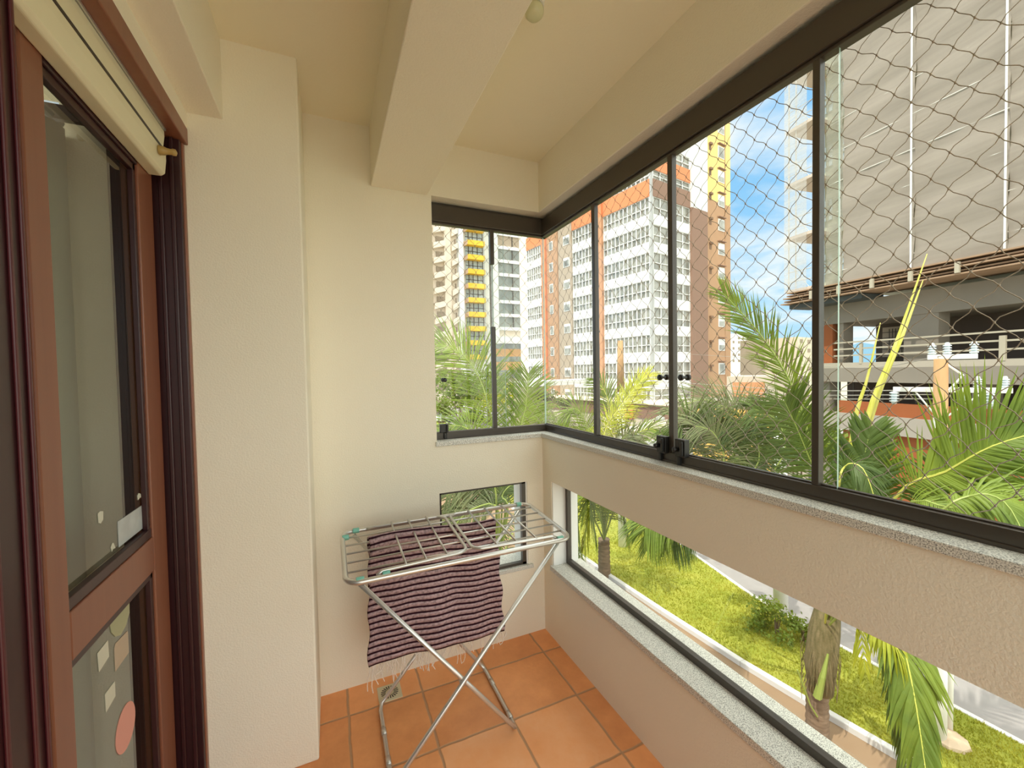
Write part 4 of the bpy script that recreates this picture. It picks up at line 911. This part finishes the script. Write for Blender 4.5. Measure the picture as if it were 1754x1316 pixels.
cb(UR, Pc.u(1440), G, z0-.85, -.6, -.2, ORB, 'block_wall')
m = MB()
for i in range(22): u = UR+(UL-.8-UR)*i/21; m.pbox(Pc, u-.02, u+.02, z1, .64, -.5, -.46)
m.build('window_grille', BRONZE, cs)
m = MB()
for i in range(9):
    u = Pc.u(1452)-.14*i; m.pbox(Pc, u-.012, u+.012, 1.9, za-.3, -3.1, -3.07)
for i in range(5): m.pbox(Pc, Pc.u(1485), Pc.u(1440), 2.0+i*.3, 2.03+i*.3, -3.1, -3.07)
m.build('site_grille', BRONZE, cs); cb(Pc.u(1478), Pc.u(1440), 1.9, za-.2, -3.19, -3.12, mat('bright_opening', (.50, .42, .34), .9), 'far_opening')
RA = mat('site_railing_timber', (.44, .39, .30), .8)
for px, w in ((1481, .06), (1724, .09)): u = Pc.u(px); cb(u-w, u+w, 1.55, ZZ(px, 588 if px < 1500 else 575), .2, .3, RA, 'railing_post')
for zz in (1.95, 2.28, 2.62):
    cb(UR, Pc.u(1434), zz, zz+.07, .2, .26, RA, 'railing_rail')
# timber deck and brackets under the screened tower
TIM = mat('site_timber', (.30, .19, .12), .85, noise=(2, .25, (.42, .28, .18), (1, 1, 8)))
zd = ZZ(1500, 490); uD = Pc.u(1366)
for k, (dz, o) in enumerate(((0, 1.3), (.14, 1.15), (.28, 1.35), (.42, 1.2), (.56, 1.3))): cb(UR, uD-.1*k, zd-.35+dz, zd-.35+dz+.06, -.5, o, TIM, 'deck_plank')
cb(Pc.u(1500), UL+.9, zd-.62, zd-.38, -.5, 1.0, mat('dark_mesh_deck', (.06, .07, .07), .8), 'lower_deck')
for px in (1422, 1470, 1528, 1595, 1676): u = Pc.u(px); cb(u-.07, u+.07, ZZ(px, 0)*0+zd-.30, zd+.12, 1.35, 1.45, RA, 'deck_bracket')
tw = empty('screened_tower', Pc.pt(0, zd, -1), 'tall tower under construction wrapped in pale mesh screens', 'building')
def tb(u0, u1, z0, z1, o0, o1, mt, nm):
    m = MB(); m.pbox(Pc, u0, u1, z0, z1, o0, o1); return m.build(nm, mt, tw)
uT = Pc.u(1408); uN = Pc.u(1440)
GC = mat('grey_green_concrete', (.45, .45, .36), .85, noise=(.4, .3, (.52, .52, .43)))
tb(UR, uT+.62, zd+.35, 34, -9, -1.0, GC, 'tower_body')
for k in range(10):
    z = zd+.3+2.95*k; tb(UR, uT+.35, z, z+.45, -1.1, -.35, GC, 'floor_edge')
    for (a, b) in ((1443, 1476), (1410, 1424)):
        ub, ua = Pc.u(b)+.68, Pc.u(a)+.68; m = MB(); m.pbox(Pc, ub, ua, z+1.0, z+2.1, -1.0, -.93); f = m.build('window', mat('blue_opening', (.66, .76, .84), .8) if k == 0 and a == 1443 else bpy.data.materials['blue_opening'], tw)
        m = MB(); u_ = (ua+ub)/2; m.pbox(Pc, u_-.05, u_+.05, z+1.0, z+2.1, -.93, -.85)
        for q in (1.35, 1.7): m.pbox(Pc, ub, ua, z+q, z+q+.06, -.93, -.85)
        m.build('window_bar', GC, f)
# scaffold bays at the edge
SCF = mat('scaffold_grey', (.62, .58, .52), .6)
for k in range(11):
    z = zd+.32+2.95*k
    m = MB(); m.pbox(Pc, uT-.1, uD, z, z+.16, -1.2, .9); m.build('scaffold_platform', mat('scaffold_board', (.60, .50, .42), .8) if k == 0 else bpy.data.materials['scaffold_board'], tw)
m = MB()
for px in (1369, 1381): 
    for o_ in (-1, .8): u = Pc.u(px); m.tube([Pc.pt(u, zd+.3, o_), Pc.pt(u, 33, o_)], .03, 5)
for k in range(11):
    z = zd+.32+2.95*k
    for h in (.6, 1.15): m.tube([Pc.pt(uT, z+h, .8), Pc.pt(uD, z+h, .8)], .02, 4)
    m.tube([Pc.pt(uT, z, .8), Pc.pt(uD, z+1.8, .8)], .015, 4)
m.build('scaffold_frame', SCF, tw)
# mesh screens: woven sheet that lets some light through
def mesh_mat(name, col, cov):
    m = mat(name, col, .9); t = m.node_tree; b = t.nodes['Principled BSDF']; o = t.nodes['Material Output']; tr = t.nodes.new('ShaderNodeBsdfTransparent')
    tl = t.nodes.new('ShaderNodeBsdfTranslucent'); tl.inputs[0].default_value = (*col, 1); m2 = t.nodes.new('ShaderNodeMixShader'); m2.inputs[0].default_value = .35
    mx = t.nodes.new('ShaderNodeMixShader'); t.links.new(b.outputs[0], m2.inputs[1]); t.links.new(tl.outputs[0], m2.inputs[2])
    tcn = t.nodes.new('ShaderNodeTexCoord'); mpn = t.nodes.new('ShaderNodeMapping'); mpn.inputs['Scale'].default_value = (.25, .25, 2.2); t.links.new(tcn.outputs['Object'], mpn.inputs[0])
    nzn = t.nodes.new('ShaderNodeTexNoise'); nzn.inputs['Scale'].default_value = 1.5; nzn.inputs['Detail'].default_value = 5; t.links.new(mpn.outputs[0], nzn.inputs['Vector'])
    mr = t.nodes.new('ShaderNodeMapRange'); mr.inputs[1].default_value = .3; mr.inputs[2].default_value = .7; mr.inputs[3].default_value = cov-.15; mr.inputs[4].default_value = cov+.12
    t.links.new(nzn.outputs[0], mr.inputs[0]); t.links.new(mr.outputs[0], mx.inputs[0]); t.links.new(tr.outputs[0], mx.inputs[1]); t.links.new(m2.outputs[0], mx.inputs[2]); t.links.new(mx.outputs[0], o.inputs[0]); return m
SCR = mesh_mat('pale_debris_mesh', (.50, .44, .38), .80); SC2 = mesh_mat('light_debris_mesh', (.74, .72, .68), .30)
SC3 = mesh_mat('thin_debris_mesh', (.50, .47, .40), .42)
edges = [UR, Pc.u(1751), Pc.u(1590), Pc.u(1467), Pc.u(1438)]
for a, b in zip(edges[:-1], edges[1:]):
    m = MB(); nz_ = 66; nu = max(3, int((b-a)/.35)); rnd = random.Random(int(a*10)); vs = []
    for j in range(nz_+1):
        for i in range(nu+1):
            z = zd+.3+(33-zd)*j/nz_; o_ = 1.0+.055*math.sin(j*1.45+i*.15)+.03*math.sin(i*1.3+j*.4); vs.append(Pc.pt(a+(b-a)*i/nu, z, o_))
    k0 = len(vs); vs += [v-Pc.n*.01 for v in vs]; fs = []
    for j in range(nz_):
        for i in range(nu): q = j*(nu+1)+i; fs += [(q, q+1, q+nu+2, q+nu+1), (k0+q, k0+q+nu+1, k0+q+nu+2, k0+q+1)]
    m.add(vs, fs); m.build('debris_screen', SC3 if a > edges[2]+.1 else SCR, tw, smooth=True)
m = MB()
vs = [Pc.pt(uD+.02, zd+.3, 1.0), Pc.pt(Pc.u(1404), zd+.3, 1.0), Pc.pt(Pc.u(1404), 33, 1.0), Pc.pt(uD+.02, 33, 1.0)]; m.add(vs+[v-Pc.n*.01 for v in vs], [(0, 1, 2, 3), (7, 6, 5, 4)]); m.build('debris_screen', SC2, tw)
m = MB()
for u in edges[1:-1]: m.tube([Pc.pt(u, zd+.3, 1.22), Pc.pt(u+.03, (zd+33)/2, 1.26), Pc.pt(u, 33, 1.22)], .035, 5)
m.build('screen_rope', WHTB, tw)
m = MB()
for k in range(14):
    z = zd+.9+1.48*k; m.tube([Pc.pt(UR, z, .95), Pc.pt(Pc.u(1500), z+.05, .97), Pc.pt(Pc.u(1440), z, .95)], .02, 4)
m.build('screen_batten', WHT, tw)
# ---- cars far down the street
def car(c, yaw, col, label):
    p = empty('parked_car', c, label, 'car'); d = Vector((math.sin(yaw), math.cos(yaw), 0)); n = Vector((d.y, -d.x, 0)); c = Vector(c)
    def sec(prof, w, mt, nm):
        m = MB(); A = [c+d*a+Vector((0, 0, b))-n*w for a, b in prof]; m.poly(A, n*2*w); return m.build(nm, mt, p, bevel=.05)
    bodyc = mat('car_paint_'+str(len(bpy.data.materials)), col, .3, coat=.5)
    sec([(-2.1, .25), (-2.15, .75), (-1.9, .95), (1.0, .98), (2.0, .8), (2.15, .5), (2.1, .25)], .85, bodyc, 'body')
    sec([(-1.8, .95), (-1.3, 1.42), (.2, 1.45), (1.0, .97)], .72, PDARK, 'windows'); sec([(-1.25, 1.40), (-1.2, 1.47), (.15, 1.49), (.25, 1.42)], .70, bodyc, 'roof')
    for a in (-1.3, 1.35):
        for s_ in (-1, 1):
            m = MB(); q = c+d*a+n*.8*s_+Vector((0, 0, .32)); m.tube([q-n*.1, q+n*.1], .32, 14); m.build('wheel', BLACK, p)
c = on(770, 722, 'Z', G); car(c, 1.2, (.75, .76, .78), 'white parked car at the left edge of the end window')
c = on(898, 718, 'Z', G); car(c, .9, (.72, .72, .72), 'pale car right of the end window bar')

# ---- families of look-alikes
GR = {'palm_tree': 'palms along the street', 'street_tree': 'street trees beyond the end window', 'garden_tree': 'young trees below the side window', 'leafy_shrub': 'shrubs on the median lawn',
      'overhead_cable': 'overhead cables across the street', 'safety_net': 'safety nets outside the glazing', 'parked_car': 'cars parked down the street', 'distant_building': 'distant blocks on the skyline',
      'street_post': 'white posts along the median', 'tape_scrap': 'tape scraps on the door glass', 'square_sticker': 'square stickers on the lower door glass', 'circle_sticker': 'round stickers on the lower door glass'}
for o in SC.objects:
    if o.parent is None and o.name.split('.')[0] in GR: o['group'] = GR[o.name.split('.')[0]]
